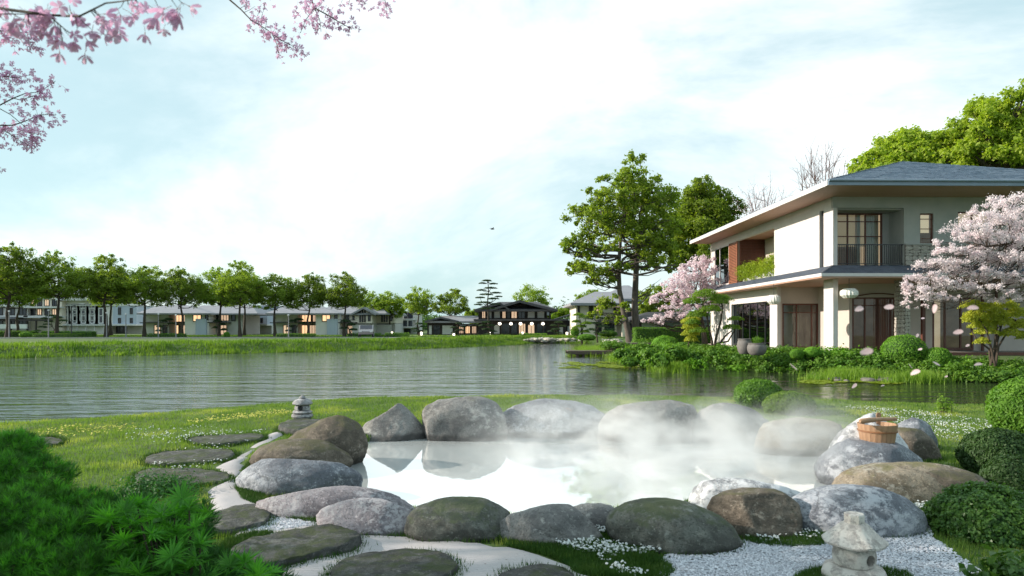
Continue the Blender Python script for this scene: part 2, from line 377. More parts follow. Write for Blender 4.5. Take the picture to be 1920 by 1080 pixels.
y2 = n('ShaderNodeMix', data_type='RGBA'); l(s2.outputs[0], y2.inputs[0]); l(x.outputs[2], y2.inputs[6]); y2.inputs[7].default_value = (.36,.33,.31,1)
y = n('ShaderNodeMix', data_type='RGBA'); l(sr.outputs[0], y.inputs[0]); l(y2.outputs[2], y.inputs[6]); y.inputs[7].default_value = (.12,.10,.08,1); l(y.outputs[2], p.inputs['Base Color'])
wv = n('ShaderNodeTexWave'); wv.bands_direction = 'Y'; wv.inputs['Scale'].default_value = 7.5; wv.inputs['Distortion'].default_value = 3.5; wv.inputs['Detail'].default_value = 1; wv.inputs['Detail Scale'].default_value = .35; l(tc.outputs['Object'], wv.inputs[0])
b1 = n('ShaderNodeBump'); b1.inputs['Strength'].default_value = .5; b1.inputs['Distance'].default_value = .012; l(wv.outputs[0], b1.inputs['Height'])
b2 = n('ShaderNodeBump'); b2.inputs['Strength'].default_value = .4; b2.inputs['Distance'].default_value = .006; l(a.outputs[0], b2.inputs['Height']); l(b1.outputs[0], b2.inputs['Normal']); l(b2.outputs[0], p.inputs['Normal'])
l(p.outputs[0], o.inputs[0]); SAND = m
SANDP = GP([(548,797),(520,802),(492,823),(455,846),(425,862),(392,876),(424,886),(430,900),(376,915),(390,940),(392,958),(395,1000),(440,1010),(420,1050),(460,1090),(480,1180),(1220,1180),(1090,1060),(1000,1036),(940,1020),(780,998),(700,996),(640,982),(600,976),(535,966),(512,956),(490,930),(446,905),(446,893),(464,875),(464,860),(484,842),(525,822),(549,803)])
sandp, SANDR = drape('path', SANDP, .022, SAND, rough=.05); tag(sandp, kind='structure', label='pale raked sand path winding between stepping stones')
GRAVP = GP([(1395,1008),(1330,1040),(1262,1040),(1235,1062),(1240,1100),(1200,1180),(2000,1180),(1870,1085),(1800,1050),(1745,1010),(1725,975),(1690,985),(1560,1005),(1470,1012)])
GRAVB = pm('gravel_bed', (.42,.42,.45), (.28,.28,.31), 60, .9, .6, 120)
gravs, GRAVR = drape('gravel_bed', GRAVP, .018, GRAVB, rough=.06); tag(gravs, kind='structure', label='bed under the white pebbles')
PEBP = GP([(446,1000),(500,978),(538,964),(560,964),(600,976),(625,986),(560,996),(500,1008),(455,1006)])

def rot_from(nrm, ang):
    "orthonormal frames: n given (N,3), spin ang -> u, v, n"
    nrm = nrm / (np.linalg.norm(nrm, axis=1, keepdims=True) + 1e-9)
    h = np.where(np.abs(nrm[:, 2:3]) < .9, np.array([[0, 0, 1.]]), np.array([[1., 0, 0]]))
    u = np.cross(h, nrm); u /= np.linalg.norm(u, axis=1, keepdims=True); v = np.cross(nrm, u)
    c, s_ = np.cos(ang)[:, None], np.sin(ang)[:, None]
    return u*c + v*s_, v*c - u*s_, nrm
def pebbles(name, polys, count, smin, smax, m, rng, dz=.0):
    pts = []
    for R, cnt in zip(polys, count):
        x0, y0 = R.min(0); x1, y1 = R.max(0)
        X = rng.uniform(x0, x1, cnt*3); Y = rng.uniform(max(y0, 3.9), y1, cnt*3); k = polysd(R, X, Y) < 0.01; pts.append(np.stack([X[k][:cnt], Y[k][:cnt]], -1))
    P = np.concatenate(pts); n_ = len(P)
    base = np.array([(1,0,0),(.3,.85,.05),(-.8,.55,0),(-.9,-.4,0),(-.1,-.95,0),(.75,-.7,0),(.35,.25,.9),(-.45,-.15,.8)], float)
    fc = np.array([(0,1,6),(1,2,6),(2,7,6),(2,3,7),(3,4,7),(4,6,7),(4,5,6),(5,0,6)])
    s_ = rng.uniform(smin, smax, n_); sc = np.stack([s_, s_*rng.uniform(.6,.95,n_), s_*rng.uniform(.45,.75,n_)], -1)
    V = base[None]*sc[:, None]; V = V*(1+rng.uniform(-.15,.15,V.shape))
    a = rng.uniform(0, 6.28, n_); ca, sa = np.cos(a)[:,None], np.sin(a)[:,None]
    X = V[...,0]*ca - V[...,1]*sa; Y = V[...,0]*sa + V[...,1]*ca
    tx = rng.uniform(-.4,.4,n_)[:,None]; Z = V[...,2] + X*tx
    Z0 = zt(P[:,0], P[:,1])[:,None] + .018 + dz + rng.uniform(-.002,.008,n_)[:,None]
    V = np.stack([X+P[:,0:1], Y+P[:,1:2], Z+Z0], -1).reshape(-1,3)
    Fc = (fc[None] + (np.arange(n_)*8)[:,None,None]).reshape(-1,3)
    return link(name, npmesh(name, V, Fc, m, True))
rng = np.random.RandomState(5)
def pebmat(name, c1, c2):
    m, n, l, o = newmat(name); p = n('ShaderNodeBsdfPrincipled'); p.inputs['Roughness'].default_value = .6
    g = n('ShaderNodeNewGeometry'); x = n('ShaderNodeMix', data_type='RGBA'); x.inputs[6].default_value = rgba(c1); x.inputs[7].default_value = rgba(c2)
    l(g.outputs['Random Per Island'], x.inputs[0]); l(x.outputs[2], p.inputs['Base Color']); l(p.outputs[0], o.inputs[0]); return m
PEB = pebmat('white_pebble', (.36,.37,.42), (.68,.69,.74))
PEBR = chaikin(PEBP, 1)
gr = pebbles('pebbles', [GRAVR, PEBR], [26000, 2600], .007, .014, PEB, rng); tag(gr, 'white pebbles spread round the nearest stone lantern', 'gravel', kind='stuff')

# ------------------------------------------------------------------ grass
def blades(name, P, Z, h, wd, m, rng, lean=.45):
    n_ = len(P); a = rng.uniform(0, 6.28, n_); l_ = rng.uniform(0, lean, n_)*h; b = rng.uniform(0, 6.28, n_)
    ux = np.cos(a)*wd/2; uy = np.sin(a)*wd/2
    V = np.empty((n_, 3, 3)); V[:,0] = np.stack([P[:,0]-ux, P[:,1]-uy, Z-.01], -1); V[:,1] = np.stack([P[:,0]+ux, P[:,1]+uy, Z-.01], -1)
    V[:,2] = np.stack([P[:,0]+np.cos(b)*l_, P[:,1]+np.sin(b)*l_, Z+h], -1)
    return link(name, npmesh(name, V.reshape(-1,3), np.arange(n_*3).reshape(-1,3), m))
GRASS = lm('lawn_blade', (0.095,0.18,0.035), (0.19,0.27,0.06), .45, .8, tint=(1.3,1.4,.6), c3=(0.34,0.38,0.10), t3=.60, s3=.9)
GRASSF = lm('bank_grass_blade', (0.05,0.13,0.02), (0.19,0.28,0.04), .45, .5, tint=(1.3,1.4,.5))
MOSSG = lm('moss_blade', (0.03,0.09,0.012), (0.07,0.14,0.02), .3, 5)
STONES = []         # outlines of slabs and boulders, filled below; grass keeps off them
SLABS = [ # pixel outline, thickness, label
 ([(35,826),(60,819),(100,819),(122,826),(105,833),(60,835)], 0.031, 'small dark flat stone half sunk in the lawn, farthest from the sand path'),
 ([(340,826),(370,817),(430,815),(490,811),(498,819),(450,828),(380,834)], 0.031, 'long flat stone in the grass nearest the small lantern'),
 ([(265,860),(290,848),(360,843),(425,841),(445,849),(425,861),(340,868),(285,868)], 0.037, 'flat stone edged with white flowers, second from the small lantern'),
 ([(250,893),(262,880),(320,877),(390,879),(428,886),(434,897),(400,906),(320,908),(262,904)], 0.043, 'broad grey stepping stone whose tip cuts into the sand path'),
 ([(382,985),(392,962),(430,950),(472,942),(500,952),(508,965),(488,980),(430,994),(392,996)], 0.062, 'dark mossy stepping stone beside the pine shrub'),
 ([(422,1042),(440,1020),(500,1003),(570,988),(630,981),(664,992),(674,1006),(650,1022),(590,1036),(540,1050),(470,1056)], 0.074, 'long dark stepping stone carrying a few tiny white flowers'),
 ([(612,1075),(640,1050),(690,1034),(745,1026),(810,1030),(850,1046),(860,1062),(835,1082),(780,1105),(690,1120),(625,1105)], 0.056, 'large oval stepping stone in the middle of the raked sand'),
 ([(925,1084),(950,1068),(1000,1057),(1050,1060),(1082,1078),(1090,1110),(1040,1150),(950,1140)], 0.050, 'mossy stepping stone at the near edge below the flowers'),
]
rg = np.random.RandomState(11)
Ng = 420000
dg = rg.uniform(4.2, 19.8, Ng); xg = rg.uniform(-1, 1, Ng)*(dg*.86+1.2)
GPTS = np.stack([xg, dg], -1)
# ------------------------------------------------------------------ stones
def rockmat(name, c1, c2, lich, moss=None, tl=.56, tm=.5, orange=None, bumpd=.03, s=1.0, lsz=9, wet=.8, crack=.7):
    m, n, l, o = newmat(name); p = n('ShaderNodeBsdfPrincipled'); p.inputs['Roughness'].default_value = .82; p.inputs['Specular IOR Level'].default_value = .3
    tc = n('ShaderNodeTexCoord'); mp = n('ShaderNodeMapping'); mp.inputs['Scale'].default_value = (s, s, s*1.25); l(tc.outputs['Object'], mp.inputs[0])
    oi = n('ShaderNodeObjectInfo'); sc = n('ShaderNodeMath', operation='MULTIPLY'); sc.inputs[1].default_value = 37; l(oi.outputs['Random'], sc.inputs[0])
    def nz(scale, det, ro, dist=0):
        t = n('ShaderNodeTexNoise', noise_dimensions='4D'); t.inputs['Scale'].default_value = scale; t.inputs['Detail'].default_value = det; t.inputs['Roughness'].default_value = ro; t.inputs['Distortion'].default_value = dist
        l(mp.outputs[0], t.inputs['Vector']); l(sc.outputs[0], t.inputs['W']); return t
    def ramp(src, a, b):
        r = n('ShaderNodeMapRange', interpolation_type='SMOOTHSTEP'); r.inputs['From Min'].default_value = a; r.inputs['From Max'].default_value = b; l(src, r.inputs[0]); return r.outputs[0]
    def mix(f, a, b):
        x = n('ShaderNodeMix', data_type='RGBA'); l(f, x.inputs[0])
        (l(a, x.inputs[6]) if not isinstance(a, tuple) else setattr(x.inputs[6], 'default_value', rgba(a)))
        (l(b, x.inputs[7]) if not isinstance(b, tuple) else setattr(x.inputs[7], 'default_value', rgba(b))); return x.outputs[2]
    a = nz(2.3, 8, .68, .6); col = mix(ramp(a.outputs[0], .42, .58), c1, tuple(x*.85 for x in c2))
    g = nz(60, 4, .7); col = mix(ramp(g.outputs[0], .50, .68), col, tuple(x*.35 for x in c1)); g2 = nz(24, 6, .75); col = mix(ramp(g2.outputs[0], .56, .70), col, tuple(min(1, x*1.7) for x in c1))
    li = nz(lsz, 10, .78, .3); lb = nz(1.7, 3, .5); sm = n('ShaderNodeMath', operation='ADD'); l(li.outputs[0], sm.inputs[0])
    hb = n('ShaderNodeMath', operation='MULTIPLY'); hb.inputs[1].default_value = .55; l(lb.outputs[0], hb.inputs[0]); l(hb.outputs[0], sm.inputs[1])
    col = mix(ramp(sm.outputs[0], tl+.22, tl+.34), col, lich)
    if moss:
        ge = n('ShaderNodeNewGeometry'); sx = n('ShaderNodeSeparateXYZ'); l(ge.outputs['Normal'], sx.inputs[0])
        mo = nz(3.2, 9, .75, .3); q = n('ShaderNodeMath', operation='MULTIPLY_ADD'); q.inputs[1].default_value = .28; l(sx.outputs[2], q.inputs[0]); l(mo.outputs[0], q.inputs[2])
        col = mix(ramp(q.outputs[0], tm+.12, tm+.26), col, moss)
    if orange:
        og = nz(2.2, 7, .7, 1.0); col = mix(ramp(og.outputs[0], .66, .72), col, orange)
    h = nz(5, 10, .7, .4); f = nz(30, 8, .75)
    cr = n('ShaderNodeTexVoronoi', feature='DISTANCE_TO_EDGE'); cr.inputs['Scale'].default_value = 1.6; 
    wn = n('ShaderNodeMix', data_type='RGBA'); wn.inputs[0].default_value = .25; l(mp.outputs[0], wn.inputs[6]); l(h.outputs['Color'], wn.inputs[7]); l(wn.outputs[2], cr.inputs['Vector'])
    cb = nz(1.3, 3, .6); cm = n('ShaderNodeMath', operation='MULTIPLY'); l(ramp(cr.outputs['Distance'], .014, .0), cm.inputs[0]); l(ramp(cb.outputs[0], .46, .56), cm.inputs[1]); cm2 = n('ShaderNodeMath', operation='MULTIPLY'); l(cm.outputs[0], cm2.inputs[0]); cm2.inputs[1].default_value = crack
    col = mix(cm2.outputs[0], col, tuple(x*.35 for x in c1))
    gp = n('ShaderNodeNewGeometry'); sz = n('ShaderNodeSeparateXYZ'); l(gp.outputs['Position'], sz.inputs[0]); wz = n('ShaderNodeMath', operation='MULTIPLY_ADD'); wz.inputs[1].default_value = -.16; l(h.outputs[0], wz.inputs[0]); l(sz.outputs[2], wz.inputs[2])
    wt = n('ShaderNodeMath', operation='MULTIPLY'); wt.inputs[1].default_value = wet; l(ramp(wz.outputs[0], .17, .10), wt.inputs[0]); col = mix(wt.outputs[0], col, tuple(x*.32 for x in c2)); l(col, p.inputs['Base Color'])
    b0 = n('ShaderNodeBump'); b0.inputs['Strength'].default_value = .35; b0.inputs['Distance'].default_value = .03; l(ramp(cr.outputs['Distance'], 0, .025), b0.inputs['Height']); b0.inputs['Strength'].default_value = .3*crack
    b1 = n('ShaderNodeBump'); b1.inputs['Strength'].default_value = 1.0; b1.inputs['Distance'].default_value = bumpd*1.7; l(h.outputs[0], b1.inputs['Height']); l(b0.outputs[0], b1.inputs['Normal'])
    b2 = n('ShaderNodeBump'); b2.inputs['Strength'].default_value = .6; b2.inputs['Distance'].default_value = .012; l(f.outputs[0], b2.inputs['Height']); l(b1.outputs[0], b2.inputs['Normal'])
    l(b2.outputs[0], p.inputs['Normal']); l(p.outputs[0], o.inputs[0]); return m
R_GREY = rockmat('grey_rock', (.27,.26,.25), (.17,.165,.165), (.40,.39,.37), (.16,.16,.11), .60, .66, orange=(.30,.17,.10))
R_BLUE = rockmat('blue_grey_rock', (.27,.285,.32), (.16,.17,.20), (.46,.47,.51), None, .56, orange=(.26,.17,.13))
R_BROWN = rockmat('brown_rock', (.21,.175,.14), (.12,.10,.08), (.33,.29,.24), (.11,.10,.055), .62, .56)
R_TAN = rockmat('tan_rock', (.30,.25,.19), (.20,.16,.115), (.40,.36,.30), (.19,.17,.085), .58, .64, lsz=16)
R_MOSS = rockmat('mossy_rock', (.16,.165,.145), (.09,.09,.08), (.27,.275,.25), (.085,.10,.055), .60, .55)
R_WHITE = rockmat('white_lichen_rock', (.42,.42,.44), (.26,.27,.29), (.66,.66,.68), None, .46, lsz=6)
R_GRAN = rockmat('granite_rock', (.32,.29,.31), (.20,.18,.20), (.44,.42,.44), None, .56, orange=(.30,.12,.07), lsz=22, crack=.25)
R_SLAB = rockmat('slab_stone', (.125,.125,.118), (.07,.07,.066), (.21,.21,.195), (.065,.08,.035), .60, .60, wet=0, crack=.5, bumpd=.04, s=1.6)

ico = bmesh.new(); bmesh.ops.create_icosphere(ico, subdivisions=5, radius=1); ico.verts.ensure_lookup_table()
IV = np.array([v.co[:] for v in ico.verts]); IF = np.array([[v.index for v in f.verts] for f in ico.faces]); ico.free()
def nz3(P, s, seed, oct_=3):
    o_ = Vector((seed*7.3, seed*3.1, seed*5.7))
    return np.array([mnoise.fractal(Vector(p)*s + o_, .9, 2.1, oct_, noise_basis='PERLIN_ORIGINAL') for p in P])
def rock_mesh(name, rx, ry, rz, seed, m, cuts=6, cut=.78, taper=.03, skew=0, low=.17, planes=None, pw=1.0, tilt=0, hi=.02):
    r = np.random.RandomState(seed); V = IV.copy()
    V = np.sign(V)*np.abs(V)**pw
    V *= (1 + low*nz3(IV, 1.1, seed, 3))[:, None]
    N_ = r.normal(size=(cuts, 3)); N_ /= np.linalg.norm(N_, axis=1, keepdims=True); K = r.uniform(cut-.06, cut+.08, cuts)
    pl_ = [(n_, k, .8) for n_, k in zip(N_, K)] + [(np.array(n_)/np.linalg.norm(n_), k, .97) for n_, k in (planes or [])]
    for n_, k, a_ in pl_:
        d = V @ n_; V -= np.maximum(0, d-k)[:, None]*a_*n_
    V += hi*nz3(IV, 5, seed+3, 4)[:, None]*IV + hi*.35*nz3(IV, 16, seed+4, 2)[:, None]*IV
    V[:, :2] *= (1 - taper*V[:, 2:3]); V[:, 0] += skew*V[:, 2]; V[:, 2] += tilt*V[:, 0]
    # bring back to the unit extents so the outline keeps its place
    for k in range(3):
        a_, b_ = V[:, k].min(), V[:, k].max(); V[:, k] = (V[:, k]-a_)/(b_-a_)*2 - 1
    return npmesh(name, V*np.array([rx, ry, rz]), IF, m, True)
def boulder(x0, x1, top, bot, m, label, seed, dep=.8, zg=.2, sink=.62, rzr=None, **kw):
    df = F*(CZ-zg)/(bot-HY); w_ = (x1-x0)/F*df; d = df + w_*dep*.5*.85; w_ = (x1-x0)/F*d*1.1
    ry = w_*dep*.5; zt_ = ZD(top, d); h = zt_-zg; rz = h*(1+sink)/2 if rzr is None else rzr
    me = rock_mesh('boulder', w_/2, ry, rz, seed, m, **kw)
    o_ = link('boulder', me, None, (XD((x0+x1)/2, d), d, zt_-rz))
    tag(o_, label, 'boulder', 'boulders ringing the hot spring pool')
    t = np.linspace(0, 6.28, 16, endpoint=False)
    STONES.append(np.stack([o_.location[0] + np.cos(t)*w_*.46, d + np.sin(t)*ry*.9], -1)); return o_
B = boulder
B(538,682,778,868,R_BROWN,'large dark brown boulder next to the small lantern across the pool',1,.8, skew=.15, low=.12, tilt=.08, cuts=3, cut=.88)
B(676,803,755,829,R_GREY,'pointed pyramid shaped grey boulder with an orange edge',2,.8,zg=.1,taper=.48,low=.06,cuts=7,cut=.72,pw=1.1)
B(796,945,743,828,R_GREY,'tall rounded grey boulder with a dark vertical crack',3,.7,zg=.1,pw=.86,low=.08,cuts=3)
B(938,1128,748,822,R_BLUE,'wide smooth blue grey boulder at the back of the pool',4,.6,zg=.1,pw=.93,low=.08,skew=.1,cuts=4)
B(1128,1302,750,832,R_GREY,'broad hazy grey boulder behind the thickest steam',5,.6,zg=.1,low=.1,skew=.15)
B(1296,1442,756,836,R_GREY,'angular grey boulder just below the round lakeside bushes',6,.7,zg=.1,cuts=9,cut=.72,low=.12)
B(1416,1584,783,856,R_TAN,'low pale tan boulder half veiled in steam',7,.6,zg=.1,low=.06,pw=.92)
B(1556,1694,774,890,R_WHITE,'tall pale boulder rising behind the wooden bucket',8,.8,low=.12,taper=.2,skew=.2,cuts=6,cut=.78)
B(1672,1748,782,846,R_BLUE,'small blue grey boulder farthest back by the sunny lawn',9,.9,low=.08)
B(1655,1754,800,868,R_BROWN,'mossy brown boulder with a dark shaded side on the lawn',10,.8,tilt=-.3,low=.12)
bucket_rock = B(1540,1722,824,918,R_BLUE,'blue grey boulder that carries the wooden bucket',12,.85,zg=.12,pw=.85,low=.09,taper=.22,cuts=3,cut=.86,planes=[((0,0,1),.86)])
B(1560,1838,866,948,R_TAN,'long low tan boulder with yellow moss, in front of the bucket rock',13,.5,low=.08,tilt=.05,cuts=4)
B(1672,1836,880,950,R_BROWN,'dark brown block of rock with a flat top near the clipped bushes',14,.55,pw=.72,low=.08,cuts=4,cut=.84,planes=[((-.6,-.6,.3),.72)])
B(1478,1718,911,1008,R_BLUE,'big veined blue grey boulder right behind the nearest stone lantern',15,.6,low=.05,pw=.92,cuts=3,cut=.9)
B(1338,1490,917,1006,R_BROWN,'squared brown boulder with a broken orange side face',16,.6,pw=.62,low=.06,cuts=3,cut=.9,planes=[((-.8,-.55,.05),.62),((.1,-.9,.4),.75)])
B(1296,1496,896,968,R_WHITE,'white streaked boulder behind the squared brown one',17,.6,low=.08)
B(1147,1378,936,1036,R_MOSS,'wide olive brown boulder between the flowers and the pebbles',18,.6,low=.07,skew=-.25,cuts=4,cut=.85)
B(1062,1165,943,998,R_GREY,'small grey green boulder tucked behind its neighbours at the near rim',19,.8)
B(940,1122,946,1024,R_GREY,'double humped grey green boulder above the white flowers',20,.6,low=.14,cuts=4)
B(768,954,938,1013,R_MOSS,'dark mossy boulder at the end of the raked sand',21,.6,low=.08,cuts=5,cut=.78,pw=.92)
B(604,800,934,1001,R_GRAN,'purple grey granite boulder with a rusty corner beside the sand',22,.5,taper=.15,low=.08,tilt=-.05)
B(495,770,911,978,R_GRAN,'long low lichened boulder reaching from the moss to the pool',23,.38,low=.06,tilt=-.22,pw=.95)
B(456,668,856,928,R_BLUE,'blue and white blotched boulder beside the bend of the path',24,.55,low=.08,cuts=4,skew=-.1)
B(478,652,823,884,R_BROWN,'smooth brown moss boulder between the lantern and the path bend',25,.7,low=.08,tilt=-.1)

def slab(px, th, label, name='stepping_stone', grp='stepping stones beside the sand path', seed=0):
    zg = z1(*G(sum(p[0] for p in px)/len(px), sum(p[1] for p in px)/len(px), .22)[:2]) ; zt_ = zg + th
    P = chaikin([G(x, y, zt_)[:2] for x, y in px], 1); R = []
    for i in range(len(P)):
        a, b = P[i], P[(i+1) % len(P)]; k = max(1, int(np.linalg.norm(b-a)/.025))
        for j in range(k): R.append(a + (b-a)*j/k)
    R = np.array(R); c = R.mean(0); n_ = len(R)
    jit = np.array([mnoise.fractal(Vector((p[0]*3, p[1]*3, seed+.5)), 1, 2, 4) for p in R])
    STONES.append(R); rings = []
    prof = [(1.0, -.12), (1.03, -th*.9+th-.03 if 0 else -.02), (1.005, th*.6), (.995, th*.9), (.975, th), (.8, th+.005), (.55, th+.012), (.25, th+.015)]
    for kx, (s_, z_) in enumerate(prof):
        q = c + (R-c)*(s_ + .075*jit[:, None]*s_)
        zz = np.array([zg + z_ + (.018*mnoise.fractal(Vector((p[0]*5, p[1]*5, kx*.8+seed)), 1, 2, 4) if kx > 1 else 0) for p in q])
        rings.append(np.column_stack([q-c, zz]))
    V = np.concatenate(rings + [np.array([[0, 0, zg+th+.016]])]); Fc = []
    for k in range(len(prof)-1):
        for j in range(n_): Fc.append((k*n_+j, k*n_+(j+1) % n_, (k+1)*n_+(j+1) % n_, (k+1)*n_+j))
    T = [((len(prof)-1)*n_+j, (len(prof)-1)*n_+(j+1) % n_, len(prof)*n_) for j in range(n_)]
    o_ = link(name, npmesh(name, V, [np.array(Fc), np.array(T)], R_SLAB, True), None, (c[0], c[1], 0)); tag(o_, label, 'stepping stone', grp); return o_
for i, (px, th, lb) in enumerate(SLABS): slab(px, th, lb, seed=i*3)
lsl = slab([(518,800),(530,789),(560,784),(600,784),(612,792),(590,803),(550,806)], .1, 'flat rock slab under the small stone lantern by the lake', 'rock_slab', None, 40); lsl['category'] = 'rock slab'

# grass on the near lawn, off the sand, the pebbles and the stones
keep = (polysd(LAKE, GPTS[:,0], GPTS[:,1]) > .12) & (polysd(POOL, GPTS[:,0], GPTS[:,1]) > .2) & (polysd(SANDR, GPTS[:,0], GPTS[:,1]) > -.015) & (polysd(GRAVR, GPTS[:,0], GPTS[:,1]) > -.015)
for R in STONES:
    bb = (GPTS[:,0] > R[:,0].min()) & (GPTS[:,0] < R[:,0].max()) & (GPTS[:,1] > R[:,1].min()) & (GPTS[:,1] < R[:,1].max())
    ii = np.where(bb & keep)[0]; keep[ii[polysd(R, GPTS[ii,0], GPTS[ii,1]) < -.01]] = False
P = GPTS[keep]; tus = np.clip(lump(P[:,0]*2.3+5, P[:,1]*2.1), -1, 1.6)
h = (.038 + .026*np.clip(tus, 0, 2))*rg.uniform(.5, 1.35, len(P)); 
g1 = blades('grass', P, zt(P[:,0], P[:,1]), h, .004 + .00075*P[:,1], GRASS, rg); tag(g1, 'short green grass over the near lawn between lake and pool', 'grass', kind='stuff')

# rims of moss round the slabs and boulders, and dark moss mounds among the boulders
mp_ = []
for R in STONES:
    k = np.linalg.norm(R.max(0)-R.min(0)); nn = int(900*k)
    i = rg.randint(0, len(R), nn); t = rg.rand(nn)[:, None]; q = R[i]*(1-t) + R[(i+1) % len(R)]*t; c = R.mean(0); e = (q-c)/np.linalg.norm(q-c, axis=1, keepdims=True)
    mp_.append(q + e*np.abs(rg.normal(0, .045, nn))[:, None])
MOSSP = [[(935,1016),(1000,1008),(1090,1010),(1180,1020),(1245,1045),(1275,1075),(1180,1084),(1080,1080),(1060,1050),(1000,1033)],
         [(1395,1000),(1470,985),(1540,995),(1560,1018),(1480,1016),(1400,1012)], [(1484,1085),(1505,1062),(1550,1055),(1700,1060),(1720,1090),(1650,1120),(1520,1120)],
         [(500,965),(560,960),(640,975),(630,985),(560,978)], [(385,1045),(440,1010),(520,1000),(500,1010),(430,1035),(430,1075)],
         [(440,930),(450,880),(480,850),(500,850),(470,890),(500,935),(520,955),(500,950)], [(1690,968),(1740,955),(1770,975),(1745,990)]]
for poly in MOSSP:
    R = chaikin(GP(poly, .23), 1); x0, y0 = R.min(0); x1, y1 = R.max(0); nn = int(26000*(x1-x0)*(y1-y0)); q = np.stack([rg.uniform(x0, x1, nn), rg.uniform(y0, y1, nn)], -1)
    mp_.append(q[polysd(R, q[:,0], q[:,1]) < 0])
MP = np.concatenate(mp_); MP = MP[(polysd(POOL, MP[:,0], MP[:,1]) > .05)]
mo = blades('moss', MP, zt(MP[:,0], MP[:,1])+.015, rg.uniform(.02, .055, len(MP)), .009, MOSSG, rg, .9); tag(mo, 'dark moss tufts rimming the stones round the pool', 'moss', kind='stuff')
# flowers
def flowers(name, polys, counts, m, rng, r0=.008, r1=.014, hz=(.03,.07), label=''):
    Ps = []
    for poly, cnt in zip(polys, counts):
        R = chaikin(poly, 1); x0, y0 = R.min(0); x1, y1 = R.max(0); q = np.stack([rng.uniform(x0, x1, cnt*3), rng.uniform(y0, y1, cnt*3)], -1)
        cl = lump(q[:,0]*5, q[:,1]*5) > rng.uniform(-.9, .9, len(q)); q = q[(polysd(R, q[:,0], q[:,1]) < 0) & cl]
        for S_ in STONES: q = q[polysd(S_, q[:,0], q[:,1]) > -.02]
        Ps.append(q[:cnt])
    P = np.concatenate(Ps); n_ = len(P); Z = zt(P[:,0], P[:,1]) + rng.uniform(hz[0], hz[1], n_); r = rng.uniform(r0, r1, n_)
    nr = np.stack([rng.normal(0,.4,n_), rng.normal(-.3,.4,n_), np.ones(n_)], -1); u, v, w_ = rot_from(nr, rng.uniform(0, 6.28, n_))
    c = np.column_stack([P, Z]); V = []
    for k in range(5):
        a = 2*math.pi*k/5; V.append(c + (u*math.cos(a) + v*math.sin(a))*r[:, None])
    V.append(c + w_*(r*.35)[:, None]); V = np.stack(V, 1).reshape(-1, 3)
    fc = np.array([(k, (k+1) % 5, 5) for k in range(5)]); Fc = (fc[None] + (np.arange(n_)*6)[:, None, None]).reshape(-1, 3)
    return tag(link(name, npmesh(name, V, Fc, m)), label, 'flowers', kind='stuff')
WHITEF = lm('white_petal', (.80,.82,.84), (.72,.74,.70), .3, 20, rnd=0)
YELF = lm('yellow_petal', (.62,.56,.08), (.75,.70,.20), .3, 20, rnd=0)
fw = [GP(q) for q in ([(1000,1016),(1090,1000),(1160,998),(1200,1022),(1270,1038),(1180,1048),(1080,1040)],[(1110,1050),(1150,1040),(1180,1080),(1260,1082),(1160,1090)],[(1395,1000),(1500,990),(1555,1020),(1400,1014)],
     [(1695,962),(1740,952),(1790,945),(1770,985),(1715,985)],[(350,812),(500,812),(520,800),(440,845),(340,838)],[(290,850),(440,842),(430,870),(330,885),(270,870)],[(500,958),(560,955),(600,980),(520,975)],
     [(1560,762),(1860,785),(1860,830),(1760,830),(1640,780)],[(200,820),(330,800),(450,810),(350,850)])]
flowers('white_flowers', fw, [900,420,260,420,160,200,120,1200,160], WHITEF, rg, label='tiny white flowers sprinkled over the lawn and moss')
fy = [GP(q) for q in ([(330,790),(560,772),(600,778),(380,802)],[(60,810),(250,795),(260,815),(80,830)])]
flowers('yellow_flowers', fy, [420,140], YELF, rg, .012, .02, (.05,.09), 'small yellow flowers along the lawn by the lake edge')
# ------------------------------------------------------------------ foliage tools
def leafmesh(name, Pc, size, m, rng, nrm=None, up=.35, aspect=.55, fold=.15, jitter=.25):
    "one rhombic leaf per point"
    n_ = len(Pc); nr = rng.normal(size=(n_, 3))
    if nrm is not None: nr = nr*.6 + nrm
    nr[:, 2] += up; u, v, w_ = rot_from(nr, rng.uniform(0, 6.28, n_))
    s = (size*rng.uniform(1-jitter, 1+jitter*1.4, n_))[:, None]
    V = np.stack([Pc - u*s*.5, Pc + v*s*aspect*.5 + w_*s*fold, Pc + u*s*.5, Pc - v*s*aspect*.5 + w_*s*fold], 1).reshape(-1, 3)
    return npmesh(name, V, np.arange(n_*4).reshape(-1, 4), m)
def cloudpts(rng, c, r, n_, sub=None, shell=.55, flat=None):
    "points of an uneven, clustered clump of leaves"
    c = np.array(c, float); r = np.array(r, float)
    sub = sub or max(5, int(n_/45))
    dv = rng.normal(size=(sub, 3)); dv /= np.linalg.norm(dv, axis=1, keepdims=True)
    rr = (shell + (1.08-shell)*rng.rand(sub)**.8)[:, None]
    sc = c + dv*rr*r
    i = rng.randint(0, sub, n_); sg = r.mean()*.17*rng.uniform(.6, 1.5, sub)
    q = rng.normal(size=(n_, 3)); q *= sg[i][:, None]; q[:, 2] *= .8
    return sc[i] + q, sc
def limb(mb, a, b, ra, rb, rng, k=6, seg=5, bend=.12, up=.15):
    a = Vector(a); b = Vector(b); d = b-a; L_ = d.length
    o1 = Vector(rng.normal(size=3))*bend*L_; o1.z += up*L_*-.6
    pts = []; rad = []
    for i in range(seg+1):
        t = i/seg; wv_ = math.sin(t*math.pi)
        pts.append(a + d*t + o1*wv_ + Vector(rng.normal(size=3))*.015*L_*(0 < i < seg)); rad.append(ra*(1-t) + rb*t)
    mb.tube(pts, rad, k, False); return pts
